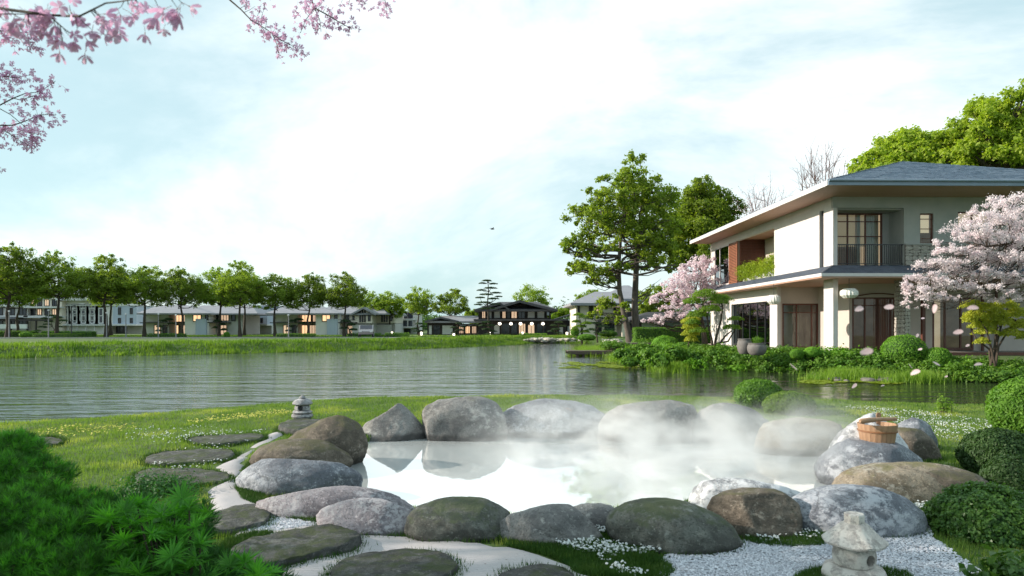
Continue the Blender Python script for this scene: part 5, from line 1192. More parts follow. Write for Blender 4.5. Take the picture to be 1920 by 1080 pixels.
# ------------------------------------------------------------------ far shore
ROADM = pm('road_asphalt', (.20,.19,.19), (.16,.155,.155), 2, .9)
g_ = MB(); g_.poly([(-160,67.5,.706),(-13,75,.706),(-13,83.5,.706),(-160,77.5,.706)]); rd = g_.build('road', ROADM); tag(rd, kind='structure', label='lakeside road under the tree row')
g_ = MB(); g_.box(-160,-13.5,0,.22,.70,.83); kb = g_.build('kerb', pm('kerb_stone', (.42,.40,.38), (.35,.33,.31), 4, .9), None, loc=(0, 66.9+8.1*.0, 0)); kb.rotation_euler = (0,0,math.atan2(8.5,168)); kb.location = (0, 75.55, 0); tag(kb, kind='structure', label='pale kerb on the lake side of the road')
g_ = MB(); g_.poly([(-30,92,.712),(12,90,.712),(12,96,.712),(-30,99,.712)]); fp = g_.build('pavement', pm('pale_paving', (.50,.47,.43), (.42,.40,.37), 3, .9)); tag(fp, kind='structure', label='pale paving before the dark villa')

C_GREY = pm('far_grey_wall', (.62,.60,.58), (.56,.54,.52), .4, .9); C_WHITE = pm('far_white_wall', (.80,.77,.74), (.72,.69,.67), .4, .9)
C_BLUE = pm('far_blue_cladding', (.46,.52,.62), (.40,.46,.56), .4, .8, stretch=(6,1,.2)); C_CREAM = pm('far_cream_wall', (.80,.72,.62), (.74,.66,.56), .4, .9)
C_DARK = pm('far_dark_timber', (.055,.045,.045), (.035,.03,.03), 1, .8, stretch=(8,1,.3)); C_ROOF = pm('far_grey_roof', (.30,.30,.33), (.24,.24,.27), 1, .7, .3, 5); C_ROOFD = pm('far_dark_roof', (.07,.07,.08), (.05,.05,.058), 1, .7, .3, 5)
C_TRIM = pm('far_white_trim', (.70,.70,.70), (.64,.64,.65), 1, .7); C_PINK = pm('far_rose_wall', (.68,.55,.47), (.60,.49,.42), .4, .9)
LIT = emis('lit_interior', (1.0,.62,.34), .80); LITS = emis('soft_lit_interior', (.88,.60,.40), .45); GL = glassmat('far_window_glass', (.25,.27,.30), .12, 1)
DKI = pm('far_dark_interior', (.05,.055,.07), (.035,.04,.05), 1, .5)
class Far:
    def __init__(s, name, d, x0, x1, label, cat='house', group=None, zg=.7):
        s.d = d; s.zg = zg; s.x0 = x0; s.e = empty(name, (XD(x0, d), d, zg), label, cat, group)
    def X(s, px, dy=0): return XD(px, s.d+dy) - s.e.location.x
    def Z(s, py, dy=0): return ZD(py, s.d+dy) - s.zg
    def box(s, name, m, px0, py0, px1, py1, y0=0, y1=8, ref=0, par=None, ground=False):
        z0 = 0 if ground else s.Z(py1, ref); g_ = MB().box(s.X(px0, ref), s.X(px1, ref), y0, y1, z0-(.3 if ground else 0), s.Z(py0, ref)); return g_.build(name, m, par or s.e)
    def win(s, px0, py0, px1, py1, y=0, mat=None, fm=None, cols=0, rows=0, name='window', t=.1, back=None):
        x0, x1, z0, z1_ = s.X(px0, y), s.X(px1, y), s.Z(py1, y), s.Z(py0, y); g_ = MB(); a, b = y-.12, y-.003
        g_.box(x0, x0+t, a, b, z0, z1_); g_.box(x1-t, x1, a, b, z0, z1_); g_.box(x0+t, x1-t, a, b, z0, z0+t); g_.box(x0+t, x1-t, a, b, z1_-t, z1_)
        for i in range(cols): xx = x0+(x1-x0)*(i+1)/(cols+1); g_.box(xx-t*.35, xx+t*.35, a+.01, b, z0+t, z1_-t)
        for i in range(rows): zz = z0+(z1_-z0)*(i+1)/(rows+1); g_.box(x0+t, x1-t, a+.02, b, zz-t*.35, zz+t*.35)
        f = g_.build(name, fm or C_DARK, s.e); MB().box(x0+t, x1-t, y-.05, y-.004, z0+t, z1_-t).build('pane', mat or DKG, f); return f
    def roof(s, name, m, px0, px1, pye, pyr, rx0, rx1, y0=-1, y1=9, th=.22, hip=True):
        "hip roof: eaves at row pye, ridge at row pyr between columns rx0..rx1"
        xa, xb = s.X(px0, y0), s.X(px1, y0); ze = s.Z(pye, y0); ym = (y0+y1)/2; zr = s.Z(pyr, ym); ra, rb = s.X(rx0, ym), s.X(rx1, ym)
        g_ = MB(); g_.v = [(xa,y0,ze),(xb,y0,ze),(xb,y1,ze),(xa,y1,ze),(ra,ym,zr),(rb,ym,zr)]; g_.v += [(xa,y0,ze-th),(xb,y0,ze-th),(xb,y1,ze-th),(xa,y1,ze-th)]
        g_.f = [(0,1,5,4),(1,2,5),(2,3,4,5),(3,0,4),(6,7,1,0),(7,8,2,1),(8,9,3,2),(9,6,0,3),(9,8,7,6)]; return g_.build(name, m, s.e)
    def gable(s, name, m, px0, px1, pye, pxp, pyp, y0=-1, y1=9, th=.25, wall=None):
        "roof with its gable towards the lake"
        xa, xb, xp = s.X(px0, y0), s.X(px1, y0), s.X(pxp, y0); ze, zp = s.Z(pye, y0), s.Z(pyp, y0); g_ = MB()
        g_.prism([(xa,y0,ze),(xp,y0,zp),(xb,y0,ze),(xb,y0,ze-th),(xp,y0,zp-th),(xa,y0,ze-th)], (0,y1-y0,0)); o_ = g_.build(name, m, s.e)
        if wall: MB().prism([(xa+.5,0,ze-th-.004),(xp,0,zp-th-.05),(xb-.5,0,ze-th-.004)], (0,y1-1,0)).build('gable_wall', wall, s.e)
        return o_
m, n, l, o = newmat('far_pane'); p = n('ShaderNodeBsdfPrincipled'); p.inputs['Base Color'].default_value = (.035,.04,.055,1); p.inputs['Roughness'].default_value = .08; l(p.outputs[0], o.inputs[0]); DKG = m

# apartments at the far left
f = Far('apartment_building', 118, -70, 205, 'pale stepped apartment block farthest away behind the first trees of the row', 'building')
f.box('wall', C_GREY, -70,575,52,629, 0,14, ground=True); f.box('upper_wall', C_WHITE, -60,545,105,575, 1.5,13); f.box('middle_wall', C_CREAM, 52,556,110,629, .8,12, ground=True); f.box('side_wall', C_WHITE, 110,563,185,629, 2,12, ground=True)
f.box('roof_slab', C_TRIM, -75,541,108,545.5, -.5,14); f.box('roof_slab', C_TRIM, 100,559,188,563, .5,13)
for (a, b, c, d_) in ((-70,572,55,575),(-70,592,58,595),(50,575,112,577.5),(50,592,112,596)): f.box('floor_slab', C_TRIM, a,b,c,d_, -.8,1.4)
for x in (-60,-35,-8,14,36): f.win(x,577,x+14,591,0,cols=1); f.win(x,597,x+14,612,0,cols=1)
for x in (-40,-15,10,34,62,82): f.win(x,549,x+14,562,1.5 if x < 50 else .8,cols=1,fm=C_TRIM)
for i, x in enumerate((58,70,84,98)): f.win(x,561,x+9,574,.8,[LITS,DKG,LITS,DKG][i],cols=1); f.win(x,579,x+9,591,.8,[DKG,LITS,DKG,LITS][i],cols=1)
for x in (115,132,150,167): f.win(x,570,x+12,582,2,cols=1,fm=C_TRIM); f.win(x,588,x+12,602,2,cols=1,fm=C_TRIM)
f.box('canopy', C_DARK, 20,599,105,602, -2.5,-.81); f.box('garden_wall', C_TRIM, -60,608,80,616, -4,-3.7)
for x in (38,52,68,84): f.box('post', C_DARK, x,602.2,x+1.5,629, -2.4,-2.1, ground=True)
f.box('pent_roof', C_ROOF, -70,594,38,598, -3,-.82)

def town(x0, x1, label, seed):
    f = Far('townhouse_row', 120, x0, x1, label, 'townhouses', 'blue grey townhouse rows behind the trees'); f.box('wall', C_WHITE, x0,573.5,x1-45,609, 0,10); f.box('wall', C_BLUE, x1-45,573.5,x1,609, -.3,10); f.box('ground_wall', C_GREY, x0,609.5,x1,629, 2,10, ground=True)
    f.box('floor_slab', C_TRIM, x0-2,608,x1+2,610.5, -1,2); f.box('roof_slab', C_TRIM, x0-1,572,x1+1,573.6, -.4,10.2)
    n_ = int((x1-45-x0)/16.5)
    for i in range(n_):
        a = x0+3+i*16.5; f.win(a,577,a+9.5,607,0,fm=C_TRIM,rows=1,t=.18); f.win(a+.5,612,a+8,629,2,cols=1); f.box('column', C_TRIM, a+12,610.6,a+13.2,629, -.6,-.4, ground=True)
    f.win(x1-36,576,x1-31,590,-.3); f.win(x1-36,596,x1-31,606,-.3); f.win(x1-14,577,x1-9,589,-.3); f.win(x1-14,596,x1-9,606,-.3)
    f.win(x1-40,612,x1-20,629,2,cols=2); return f
town(116, 258, 'blue grey townhouse row with tall white framed windows next to the pale apartment block', 1)
town(425, 502, 'second short blue grey townhouse row seen between the two grey roofed houses', 2)

def hipvilla(ox, label):
    f = Far('lake_house', 108, ox, ox+230, label, 'house', 'grey hip roofed houses with lit rooms behind the trees')
    f.box('wall', C_GREY, ox+12,587,ox+58,629, 0,9, ground=True); f.box('wall', C_WHITE, ox+97,587,ox+141,629, -1.5,8, ground=True); f.box('side_wall', C_BLUE, ox+119,598,ox+138,629, -1.9,-1.51, ground=True)
    f.box('back_wall', C_PINK, ox+58,587,ox+97,629, 2.5,9, ground=True); f.box('right_wall', C_GREY, ox+141,587,ox+190,629, 1.2,9, ground=True)
    f.roof('roof', C_ROOF, ox-2,ox+137,587,571.5,ox+42,ox+90,-2.6,9); f.roof('rear_roof', C_ROOF, ox+95,ox+225,587.5,572.5,ox+120,ox+215,-.4,11)
    f.box('floor_slab', C_DARK, ox+12,604.5,ox+112,606.5, -1,2.4) if 0 else f.box('floor_slab', C_DARK, ox+10,604.5,ox+97,606, -1,2.4)
    f.win(ox+60,590,ox+84,604,2.5,LIT,cols=3); f.win(ox+86,590,ox+96,604,2.5,LITS,cols=1); f.win(ox+104,590,ox+120,603,-1.5,LIT,cols=1); f.win(ox+127,590,ox+133,600,-1.52)
    f.win(ox+60,609,ox+78,627,2.5,LIT,cols=2); f.win(ox+80,609,ox+96,627,2.5,LITS,cols=2); f.win(ox+31,609,ox+44,627,0,LITS,cols=1); f.win(ox+47,609,ox+56,627,0,cols=1); f.win(ox+115,613,ox+118,628,-1.5); f.win(ox+144,590,ox+152,602,1.2); f.win(ox+156,590,ox+172,602,1.2,LITS,cols=2); f.win(ox+176,590,ox+184,602,1.2)
    f.box('balcony_slab', C_DARK, ox+138.5,604,ox+170,606, -1.5,1.19); f.box('balcony_rail', C_DARK, ox+138.5,599.5,ox+170,600.2, -1.5,-1.4); f.win(ox+150,609,ox+168,628,1.2,LITS,cols=2)
    f.box('chimney', C_GREY, ox+66,568,ox+70,573, 3,4) if 0 else None
    f.win(ox+16,590,ox+40,603,0,C_WHITE,fm=C_GREY,t=.06); return f
hipvilla(258, 'grey hip roofed house with warmly lit rooms, nearer the blue grey townhouses')
hipvilla(500, 'grey hip roofed house with warmly lit rooms, next to the twin gabled houses')
def gablehouse(x, k, label):
    f = Far('gabled_house', 108 + 4*k, x, x+60, label, 'house', 'twin gabled houses with tall dark windows'); f.box('wall', C_CREAM, x-20,588,x+44,606, -.0,10); f.box('lower_wall', C_GREY, x-18,606.5,x+44,629, .8,10, ground=True)
    f.gable('roof', C_ROOF, x+4,x+50,588,x+27,575.5,-.8,9,.3,C_CREAM); f.roof('side_roof', C_ROOF, x-28,x+26,588,576,x-20,x+24,-.5,9)
    for a in (20,24.5,29): f.win(x+a,580,x+a+3,604,-.01,t=.08)
    f.win(x-6,591,x+1,604,0,cols=1); f.win(x+7,592,x+11,600,0); f.win(x+36,592,x+41,602,0); f.box('balcony_slab', C_DARK, x-10,604.6,x+8,606.2, -1.2,-.01); f.box('balcony_rail', C_DARK, x-10,600.2,x+8,600.9, -1.2,-1.1)
    f.win(x-3,610,x+8,627,.8,LITS,cols=2); f.box('garden_wall', C_GREY, x+8,609,x+40,629, -.6,-.35, ground=True)
gablehouse(654, 0, 'gabled cream house with three tall dark windows, nearer the trees of the row'); gablehouse(695, 1, 'gabled cream house with three tall dark windows, beside the glass fronted house')
f = Far('glass_house', 122, 733, 775, 'modern flat roofed house with a long glass balcony behind the roadside shrubs', 'house'); f.box('wall', C_GREY, 730,585,778,629, 2,10, ground=True); f.box('roof_slab', C_ROOFD, 728,583,756,585.5, .5,11); f.box('upper_slab', C_TRIM, 733,598,776,600, -.8,1.99)
f.box('floor_slab', C_TRIM, 733,613,776,615, -.8,1.99)
for x in (735,745,755,765): f.win(x,600.3,x+9.4,612.6,-.6,fm=C_TRIM,t=.07); f.win(x,586,x+9,597,2,fm=C_DARK)
f.win(738,617,748,628,2); f.win(752,617,770,628,2,cols=1)

# dark villa
f = Far('dark_villa', 100, 896, 1063, 'dark timber villa with low gables, white panels and glowing globe lamps', 'villa')
f.box('upper_wall', C_DARK, 897,579.5,1033,599, 0,9); f.box('lower_wall', C_DARK, 897,601.5,1062,628, .5,10, ground=True); f.box('floor_slab', C_ROOFD, 889,598.5,1064,601.3, -1.6,9.5)
f.roof('roof', C_ROOFD, 889,1046,580,566,935,1005,-2,10,.3); f.gable('front_gable', C_ROOFD, 918,1042,579.5,974,562.5,-2.3,7,.35,C_DARK); f.gable('side_gable', C_ROOFD, 892,955,579,938,567,-2.15,6,.3,C_DARK)
for a, b in ((925,939),(988,1004),(1006,1022)): f.win(a,580.5,b,597.5,0,C_TRIM,t=.12,name='white_panel')
for i, (a, b) in enumerate(((903,911),(912,923),(941,949),(950,957),(958,970),(971,985))): f.win(a,580.5,b,597.5,0,[LITS,C_TRIM,LITS,DKG,LITS,DKG][i],cols=1,t=.1)
f.win(1024,580.5,1031,597.5,0,GL); f.win(925,608,938,627,.5,C_TRIM,name='white_panel'); f.win(989,608,1003,627,.5,LITS,cols=1); f.win(940,606,956,627,.5,cols=2,t=.07); f.win(958,606,970,627,.5,cols=1,t=.07); f.win(972,606,986,627,.5,LITS,cols=2); f.win(1047,612,1057,627,.5,C_TRIM,name='white_panel'); f.win(1006,606,1024,627,.5,cols=2)
for x in (923,940,1018,1043): f.box('post', C_DARK, x,601.4,x+1,628, -1.5,-1.3, ground=True)
GLOBE = emis('globe_lamp_glow', (1.0,.88,.72), 2.2)
def ltag(o_, lb, cat, grp): return tag(o_, lb, cat, grp)
for i, x in enumerate((937,958,976,997,1018)):
    s = 98.2/F; e = empty('globe_lamp', D(x, 607, 98.2), 'glowing globe lamp under the dark villa eaves, ' + ['nearest the low wing','second from the low wing','in the middle of the five','second from the side pavilion','nearest the side pavilion'][i], 'lamp', 'globe lamps under the dark villa eaves'); MB().lathe([(.05,-.2),(.19,-.13),(.24,0),(.19,.13),(.05,.2)], 14).build('globe', GLOBE, e, True); MB().bar((0,0,.2),(0,0,.47),.015).build('rod', METAL_D, e)
f = Far('low_wing', 101, 798, 896, 'low dark wing with white garage panels, joined beside the dark villa', 'building'); f.box('wall', C_DARK, 801,601.5,854,628, 0,8, ground=True); f.roof('roof', C_ROOF, 796,905,602,592,832,898,-1.5,9,.25); f.gable('front_gable', C_ROOFD, 796,860,601.6,826,594,-1.9,3,.25,C_DARK)
f.win(803,609,811,628,0,C_TRIM,name='white_panel'); f.win(812,609,826,628,0,DKG,cols=1); f.win(828,609,850,628,0,C_TRIM,name='white_panel'); f.box('pergola_roof', C_ROOFD, 858,607,900,609.5, -.5,6); f.box('back_wall', C_PINK, 854,609.7,898,628, 4,5, ground=True)
for x in (860,872,884): f.win(x,611,x+10,626,4,LITS if x != 872 else LIT,cols=2)
f = Far('side_pavilion', 103, 1035, 1085, 'small dark pavilion with a rising roof between the dark villa and the cream villa', 'building'); f.box('wall', C_DARK, 1046,601,1082,628, 2,9, ground=True)
g_ = MB(); g_.prism([(f.X(1035),0,f.Z(600)),(f.X(1080),0,f.Z(586)),(f.X(1080),0,f.Z(588)),(f.X(1035),0,f.Z(601.5))], (0,9,0)); g_.build('roof', C_ROOFD, f.e); f.win(1063,610,1076,626,2,C_TRIM)
for i, (x, y, d) in enumerate(((851,624,94),(918,625,94),(980,624.5,94),(1063,625,92),(790,625,96),(735,624,97))):
    s = d/F; e = empty('garden_light', (XD(x, d), d, z1(XD(x, d), d)), 'small glowing post light ' + ['at the garage panels of the low dark wing','under the tall thin conifer','before the middle of the dark villa','beside the side pavilion','by the pine at the road side of the low wing','before the glass fronted house'][i], 'lamp', 'small glowing post lights along the far lawn'); MB().lathe([(.16,0),(.16,.06)], 8).build('base', METAL_D, e); MB().lathe([(.14,.061),(.14,.50),(.10,.53)], 10).build('glow', GLOBE, e)

# cream villa behind the twin tree
f = Far('cream_villa', 84, 1078, 1215, 'cream two storey villa with grey hip roof half hidden by the twin trunk tree', 'villa')
f.box('wall', C_CREAM, 1080,569,1156,630, 0,9, ground=True); f.box('right_wall', C_PINK, 1156,569,1168,630, 1.5,9, ground=True); f.box('wing_wall', C_WHITE, 1168,575,1216,630, 3,10, ground=True)
f.roof('roof', C_ROOF, 1070,1176,568,547,1115,1150,-1.5,10.5,.3); f.roof('rear_roof', C_ROOF, 1125,1215,560,535,1168,1180,6,18,.3); f.box('fascia', C_TRIM, 1070,568.3,1176,570.2, -1.54,-1.505) if 0 else None
f.roof('lower_roof', C_ROOFD, 1120,1225,601,594,1140,1215,-1.2,4,.2); f.win(1083,572,1087,590,0,t=.08); f.win(1104,572,1112,586,0,DKG,cols=1); f.win(1116,572,1128,588,0,LITS,cols=1); f.win(1150,574,1164,592,0,DKG,cols=2); f.win(1116,606,1128,628,0,cols=1); f.win(1133,606,1152,628,0,DKG,cols=2); f.win(1180,606,1212,628,3,DKG,cols=3); f.win(1176,578,1190,594,3,DKG,cols=1)
f.box('corner_column', C_CREAM, 1164,601,1169,630, -1,-.6, ground=True)
f = Far('garden_house', 58, 1225, 1335, 'low dark roofed garden house behind the pink cherry and the long hedge', 'building'); f.box('wall', C_BLUE, 1228,603,1330,640, 0,6, ground=True); f.roof('roof', C_ROOFD, 1180,1340,600,585,1215,1320,-1.2,7,.2); f.win(1262,607,1282,622,0,DKG,cols=2,fm=C_TRIM); f.win(1300,607,1312,630,0)

# ------------------------------------------------------------------ hedges
def hedge(x0, x1, y0, y1, d, label, leaf=LEAF_SHRUB, dep=1.1, lsz=.1, dens=160, seed=0):
    rng = np.random.RandomState(seed+900); s = d/F; X0, X1 = XD(x0, d), XD(x1, d); z0 = z1((X0+X1)/2, d); zt_ = ZD(y0, d) - z0; e = empty('clipped_hedge', ((X0+X1)/2, d, z0), label, 'hedge', 'clipped hedges on the far side'); hw = (X1-X0)/2
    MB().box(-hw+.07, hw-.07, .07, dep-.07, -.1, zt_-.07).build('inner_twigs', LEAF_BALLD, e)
    A = [2*hw*zt_, 2*hw*dep, dep*zt_, dep*zt_]; q = []; nn = []
    for k, a in enumerate(A):
        c = int(a*dens)+10; u = rng.rand(c, 2)
        if k == 0: p = np.stack([(u[:,0]*2-1)*hw, np.zeros(c), u[:,1]*zt_], -1); nv = (0,-1,0)
        elif k == 1: p = np.stack([(u[:,0]*2-1)*hw, u[:,1]*dep, np.full(c, zt_)], -1); nv = (0,0,1)
        else: p = np.stack([np.full(c, hw if k == 2 else -hw), u[:,0]*dep, u[:,1]*zt_], -1); nv = (1 if k == 2 else -1, 0, 0)
        q.append(p + rng.normal(0, .03, p.shape)); nn.append(np.tile(np.array(nv, float), (c, 1)))
    link('foliage', leafmesh('foliage', np.concatenate(q), lsz, leaf, rng, np.concatenate(nn)*1.2, up=.1), e)
hedge(-60,62,621,631,83,'long bright topped hedge under the first tree of the row',seed=1); hedge(76,172,621.5,630,84,'higher hedge behind the low dark one, near the cloud pruned pine',seed=2,leaf=LEAF_BALL)
hedge(61,148,626,634,79,'low dark hedge in front of the higher one, near the cloud pruned pine',seed=3); hedge(275,343,626,632,81,'dark hedge before the first lit grey roofed house',seed=4); hedge(518,588,626,632,81,'dark hedge before the second lit grey roofed house',seed=5)
hedge(652,712,625,630,88,'low hedge behind the parked car',seed=6); hedge(704,764,628,631,84,'long low hedge on the road side before the glass fronted house',seed=7); hedge(722,765,624.5,629,92,'short hedge at the foot of the glass fronted house',seed=8)
hedge(1192,1335,615,641,51,'tall dark clipped hedge behind the domed bush',seed=9,dens=260,lsz=.09,dep=1.4)
hedge(975,1025,625.5,629,92,'low hedge in front of the dark villa windows',seed=10)

# ------------------------------------------------------------------ trees of the row
def rowtree_spec(seed):
    r = np.random.RandomState(seed); H = 10.6; cl = []
    for lev, (z, R, k, s) in enumerate(((5.5,2.7,7,1.05),(6.5,3.1,9,1.3),(7.6,2.7,8,1.3),(8.8,1.6,5,1.1),(9.8,.5,2,.8))):
        for i in range(k):
            a = 6.283*i/k + r.uniform(-.35,.35); rr = R*r.uniform(.55, 1.05); cl.append(((rr*math.cos(a), rr*math.sin(a), z+r.uniform(-.45,.45)), (s*r.uniform(.8,1.15), s*r.uniform(.8,1.15), s*.74*r.uniform(.8,1.2))))
    return cl
protos = []
rowx = [(-48,460,85),(14,452,82),(107,472,84),(199,477,85),(271,496,86),(341,497,86),(411,502,88),(450,489,86),(516,512,88),(578,508,88),(646,511,88)]
names = ['first tree of the row, cut by the border of the view','tree of the row in front of the pale apartment block','tree beside the cloud pruned pine, second in full view','row tree standing before the blue grey townhouse windows','row tree at the near corner of the first grey roofed house','row tree in front of the lit rooms of the first grey roofed house','slimmer row tree at the far corner of the first grey roofed house','tall row tree before the short second townhouse row','row tree at the near corner of the second grey roofed house','row tree in front of the lit rooms of the second grey roofed house','last and broadest tree of the row, before the twin gabled houses']
rr0 = np.random.RandomState(1)
for i, (x, top, d) in enumerate(rowx):
    X = XD(x, d); z = z1(X, d)-.05; Hh = ZD(top, d) - z; sc = Hh/10.6*1.02
    lb = names[i]
    if i < 4:
        rt_ = np.random.RandomState(i+60)
        trk = [(0,0,0),(.08*rt_.uniform(-1,1),.05,1.3),(.2*rt_.uniform(-1,1),.1,2.6),(.3*rt_.uniform(-1,1),0,4.2),(.2,0,6.5),(.1,.1,8.6)]
        e = tree('roadside_tree', (X, d, z), trk, rowtree_spec(i+5), .20, 18000, LEAF_ROW, WOOD, lb, 'tree', 'trees in the row along the far road', seed=i, r0=.24, shell=.45, forkz=.27, twigs=3, rt=.05); e.scale = (sc, sc, sc); protos.append(e)
    else: copy_tree(protos[i % 4], (X, d, z), sc*[1.06,.92,1.0,.95,1.1,.9,1.05][i-4], rr0.uniform(0, 6.28), lb, 1/[1.06,.92,1.0,.95,1.1,.9,1.05][i-4])
for i, (x, top, d, lb) in enumerate(((33,500,95,'darker tree behind the row tree at the pale apartment block'),(208,500,94,'dark trunked tree close behind the tree at the townhouse windows'),(458,505,95,'dark trunked tree close behind the tall row tree'),(-20,480,96,'tree at the border behind the row'),(700,545,112,'low tree in the gap after the last row tree'))):
    X = XD(x, d); z = z1(X, d); sc = (ZD(top, d)-z)/10.6; copy_tree(protos[(i+1) % 3], (X, d, z), sc, 1.3*i+.7, lb)['group'] = 'trees behind the row along the far road'
TB = [('far_tree',112,(731,628),[(731,610),(730,590)],[(712,572,12,10),(730,562,16,12),(748,570,14,12),(725,582,18,8),(745,585,14,8)],'small round tree, first of three beyond the glass fronted house'),
 ('far_tree',108,(785,628),[(783,610),(785,590)],[(768,565,14,12),(785,552,18,12),(803,565,14,12),(775,580,18,10),(798,582,16,8),(785,570,18,12)],'round tree with a dark crown, middle of three beyond the glass fronted house'),
 ('far_tree',106,(840,628),[(843,612),(845,592)],[(822,575,13,10),(838,560,16,12),(852,550,12,9),(864,565,12,12),(845,580,20,10),(870,580,10,8)],'tree with a leaning crown, nearest the low dark wing'),
 ('far_tree',125,(992,628),[(995,600),(997,580)],[(975,560,14,10),(992,548,18,12),(1010,552,16,12),(1022,565,10,9),(985,568,20,10),(1005,568,20,10)],'bright rounded tree rising behind the dark villa roof'),
 ('far_tree',125,(1085,628),[(1088,590)],[(1090,560,12,9),(1108,550,14,8),(1095,575,18,12),(1078,585,14,10)],'tree peeping out behind the cream villa on its lake side'),
 ('far_tree',128,(1058,628),[(1058,600)],[(1050,588,12,7),(1062,583,10,6),(1040,596,12,6)],'low distant tree between the dark pavilion and cream villa'),
 ('far_tree',130,(887,628),[(887,600)],[(880,590,9,6),(892,586,7,6),(886,598,12,6)],'tiny distant tree behind the low dark wing')]
for i, (nm, d, b, tp, cl, lb) in enumerate(TB): pxtree(nm, d, b, tp, cl, .26, 5200, LEAF_ROW if i in (1, 2) else LEAF_BIG, WOOD, lb, seed=200+i, r0=.22, shell=.4, group='round trees on the far side')
# a distant wood closes the horizon
rng = np.random.RandomState(91); P_ = []; Nn = []
for i in range(170):
    a = rng.uniform(-1.05, 1.0); d = rng.uniform(165, 240); x = math.tan(a*.9)*d; hh = rng.uniform(3.5, 6.5); c = (x, d, .7+hh*.5); r = (rng.uniform(4, 8), 3.5, hh*.62); q, _ = cloudpts(rng, c, r, 420, 22, .5); P_.append(q); Nn.append((q-np.array(c))/np.array(r)*.6)
P_ = np.concatenate(P_); tag(link('distant_wood', leafmesh('distant_wood', P_, .85, LEAF_DRK, rng, np.concatenate(Nn), up=.4)), 'low dark wood closing the horizon behind the houses', 'wood', kind='stuff')
# ------------------------------------------------------------------ hero trees
def fat(cl, k=1.3): return [(a, b, c*1.06, d*k) for a, b, c, d in cl]
_px = pxtree
def pxtree(name, d, base, tp, cl, *a, **k): return _px(name, d, base, tp, [(c[0], c[1], c[2]*1.0, c[3]*1.15) for c in cl] + [(1128,350,18,12),(1250,372,18,14),(1100,438,22,12),(1265,425,18,14),(1075,505,14,9),(1160,505,18,9),(1255,500,16,9)] if name == 'twin_trunk_tree' else ([(c[0], c[1], c[2]*.88, c[3]*.95) for c in cl] if 'cherry' in name else fat(cl, 1.12)), *a, **k)
pxtree('twin_trunk_tree', 56, (1184,645), [(1178,620),(1170,585),(1162,545),(1160,500),(1163,450),(1172,400),(1178,345)],
 [(1180,310,16,14),(1172,332,24,14),(1195,345,24,16),(1158,352,20,14),(1218,362,24,14),(1235,378,26,18),(1140,378,24,14),(1180,372,28,16),(1110,385,22,10),(1085,400,22,12),(1120,405,28,14),(1160,400,30,16),(1205,395,30,18),(1245,405,22,18),(1140,428,30,14),(1180,430,28,16),(1225,432,30,18),(1075,458,20,10),(1100,468,24,12),(1065,470,12,8),(1130,462,22,12),(1205,465,30,16),(1245,462,26,20),(1090,490,22,10),(1115,505,20,12),(1140,520,18,10),(1105,525,14,8),(1210,488,22,12),(1235,488,22,12),(1140,565,22,9),(1160,580,14,7),(1120,585,12,8),(1150,600,12,8),(1195,445,22,14)],
 .23, 34000, LEAF_BIG, BARKG, 'tall twin trunk tree with an open bright green crown beside the cream villa', seed=1, r0=.30, shell=.55, forkz=.2, depth=.85, rt=.06, drop=.05)
# its second stem
tw = [o_ for o_ in bpy.data.objects if o_.name == 'twin_trunk_tree'][0]; b0 = tw.location; g_ = MB()
sp2 = [(1188,647),(1192,612),(1190,570),(1192,525),(1194,480),(1198,430),(1203,385)]; g_.tube([D(x, y, 56.2+.15*i) - b0 for i, (x, y) in enumerate(sp2)], [.36,.30,.27,.24,.20,.15,.08], 10)
rg_ = np.random.RandomState(4)
for a, b in (((1194,480),(1240,460)),((1193,500),(1225,480)),((1197,430),(1235,400)),((1198,430),(1240,435)),((1194,490),(1160,465)),((1192,560),(1215,545)),((1192,575),(1220,548)),((1200,400),(1215,365)),((1198,430),(1180,400))):
    limb(g_, D(*a, 56.8)-b0, D(*b, 56.8+rg_.uniform(-1.5,1.5))-b0, .08, .02, rg_)
for a, b in (((1193,560),(1230,530)),((1205,552),(1248,548)),((1215,545),(1240,522))): limb(g_, D(*a, 56.8)-b0, D(*b, 57.2)-b0, .045, .008, rg_, 5)
g_.build('second_trunk', BARKG, tw, True)
pxtree('broadleaf_tree', 70, (1322,640), [(1322,600),(1320,540),(1322,490),(1318,430),(1312,380)],
 [(1305,352,18,12),(1322,362,22,14),(1345,375,22,14),(1365,395,20,14),(1295,375,22,14),(1285,400,24,16),(1315,400,30,18),(1350,412,28,16),(1372,425,12,10),(1275,430,22,16),(1305,435,30,18),(1340,442,28,16),(1262,455,18,12),(1285,465,26,14),(1320,472,26,12),(1270,485,18,10),(1300,492,22,8),(1345,468,20,10),(1365,445,14,10)],
 .26, 36000, LEAF_BIG, BARKG, 'dense dark green tree standing between the twin trunk tree and the villa roof', seed=2, r0=.34, shell=.4, depth=.9)
pxtree('broadleaf_tree', 64, (1215,632), [(1215,600),(1218,580)], [(1212,555,14,10),(1232,548,16,12),(1225,575,22,12),(1250,585,20,12),(1205,580,12,10),(1240,600,22,8),(1265,570,16,12),(1262,555,14,10)], .22, 9000, LEAF_BIG, WOOD, 'low bushy tree behind the pink cherry blossoms', seed=3, r0=.2)
pxtree('spring_tree', 66, (1690,640), [(1690,500),(1690,400),(1692,330)], [(1615,318,16,10),(1640,298,24,14),(1668,278,26,16),(1700,262,28,14),(1735,270,28,16),(1758,290,24,16),(1720,295,34,18),(1680,305,36,18),(1645,320,28,12),(1750,315,28,14),(1600,330,10,6)], .30, 26000, LEAF_YEL, WOOD, 'light green tree rising over the middle of the slate roof', seed=4, r0=.4, shell=.4)
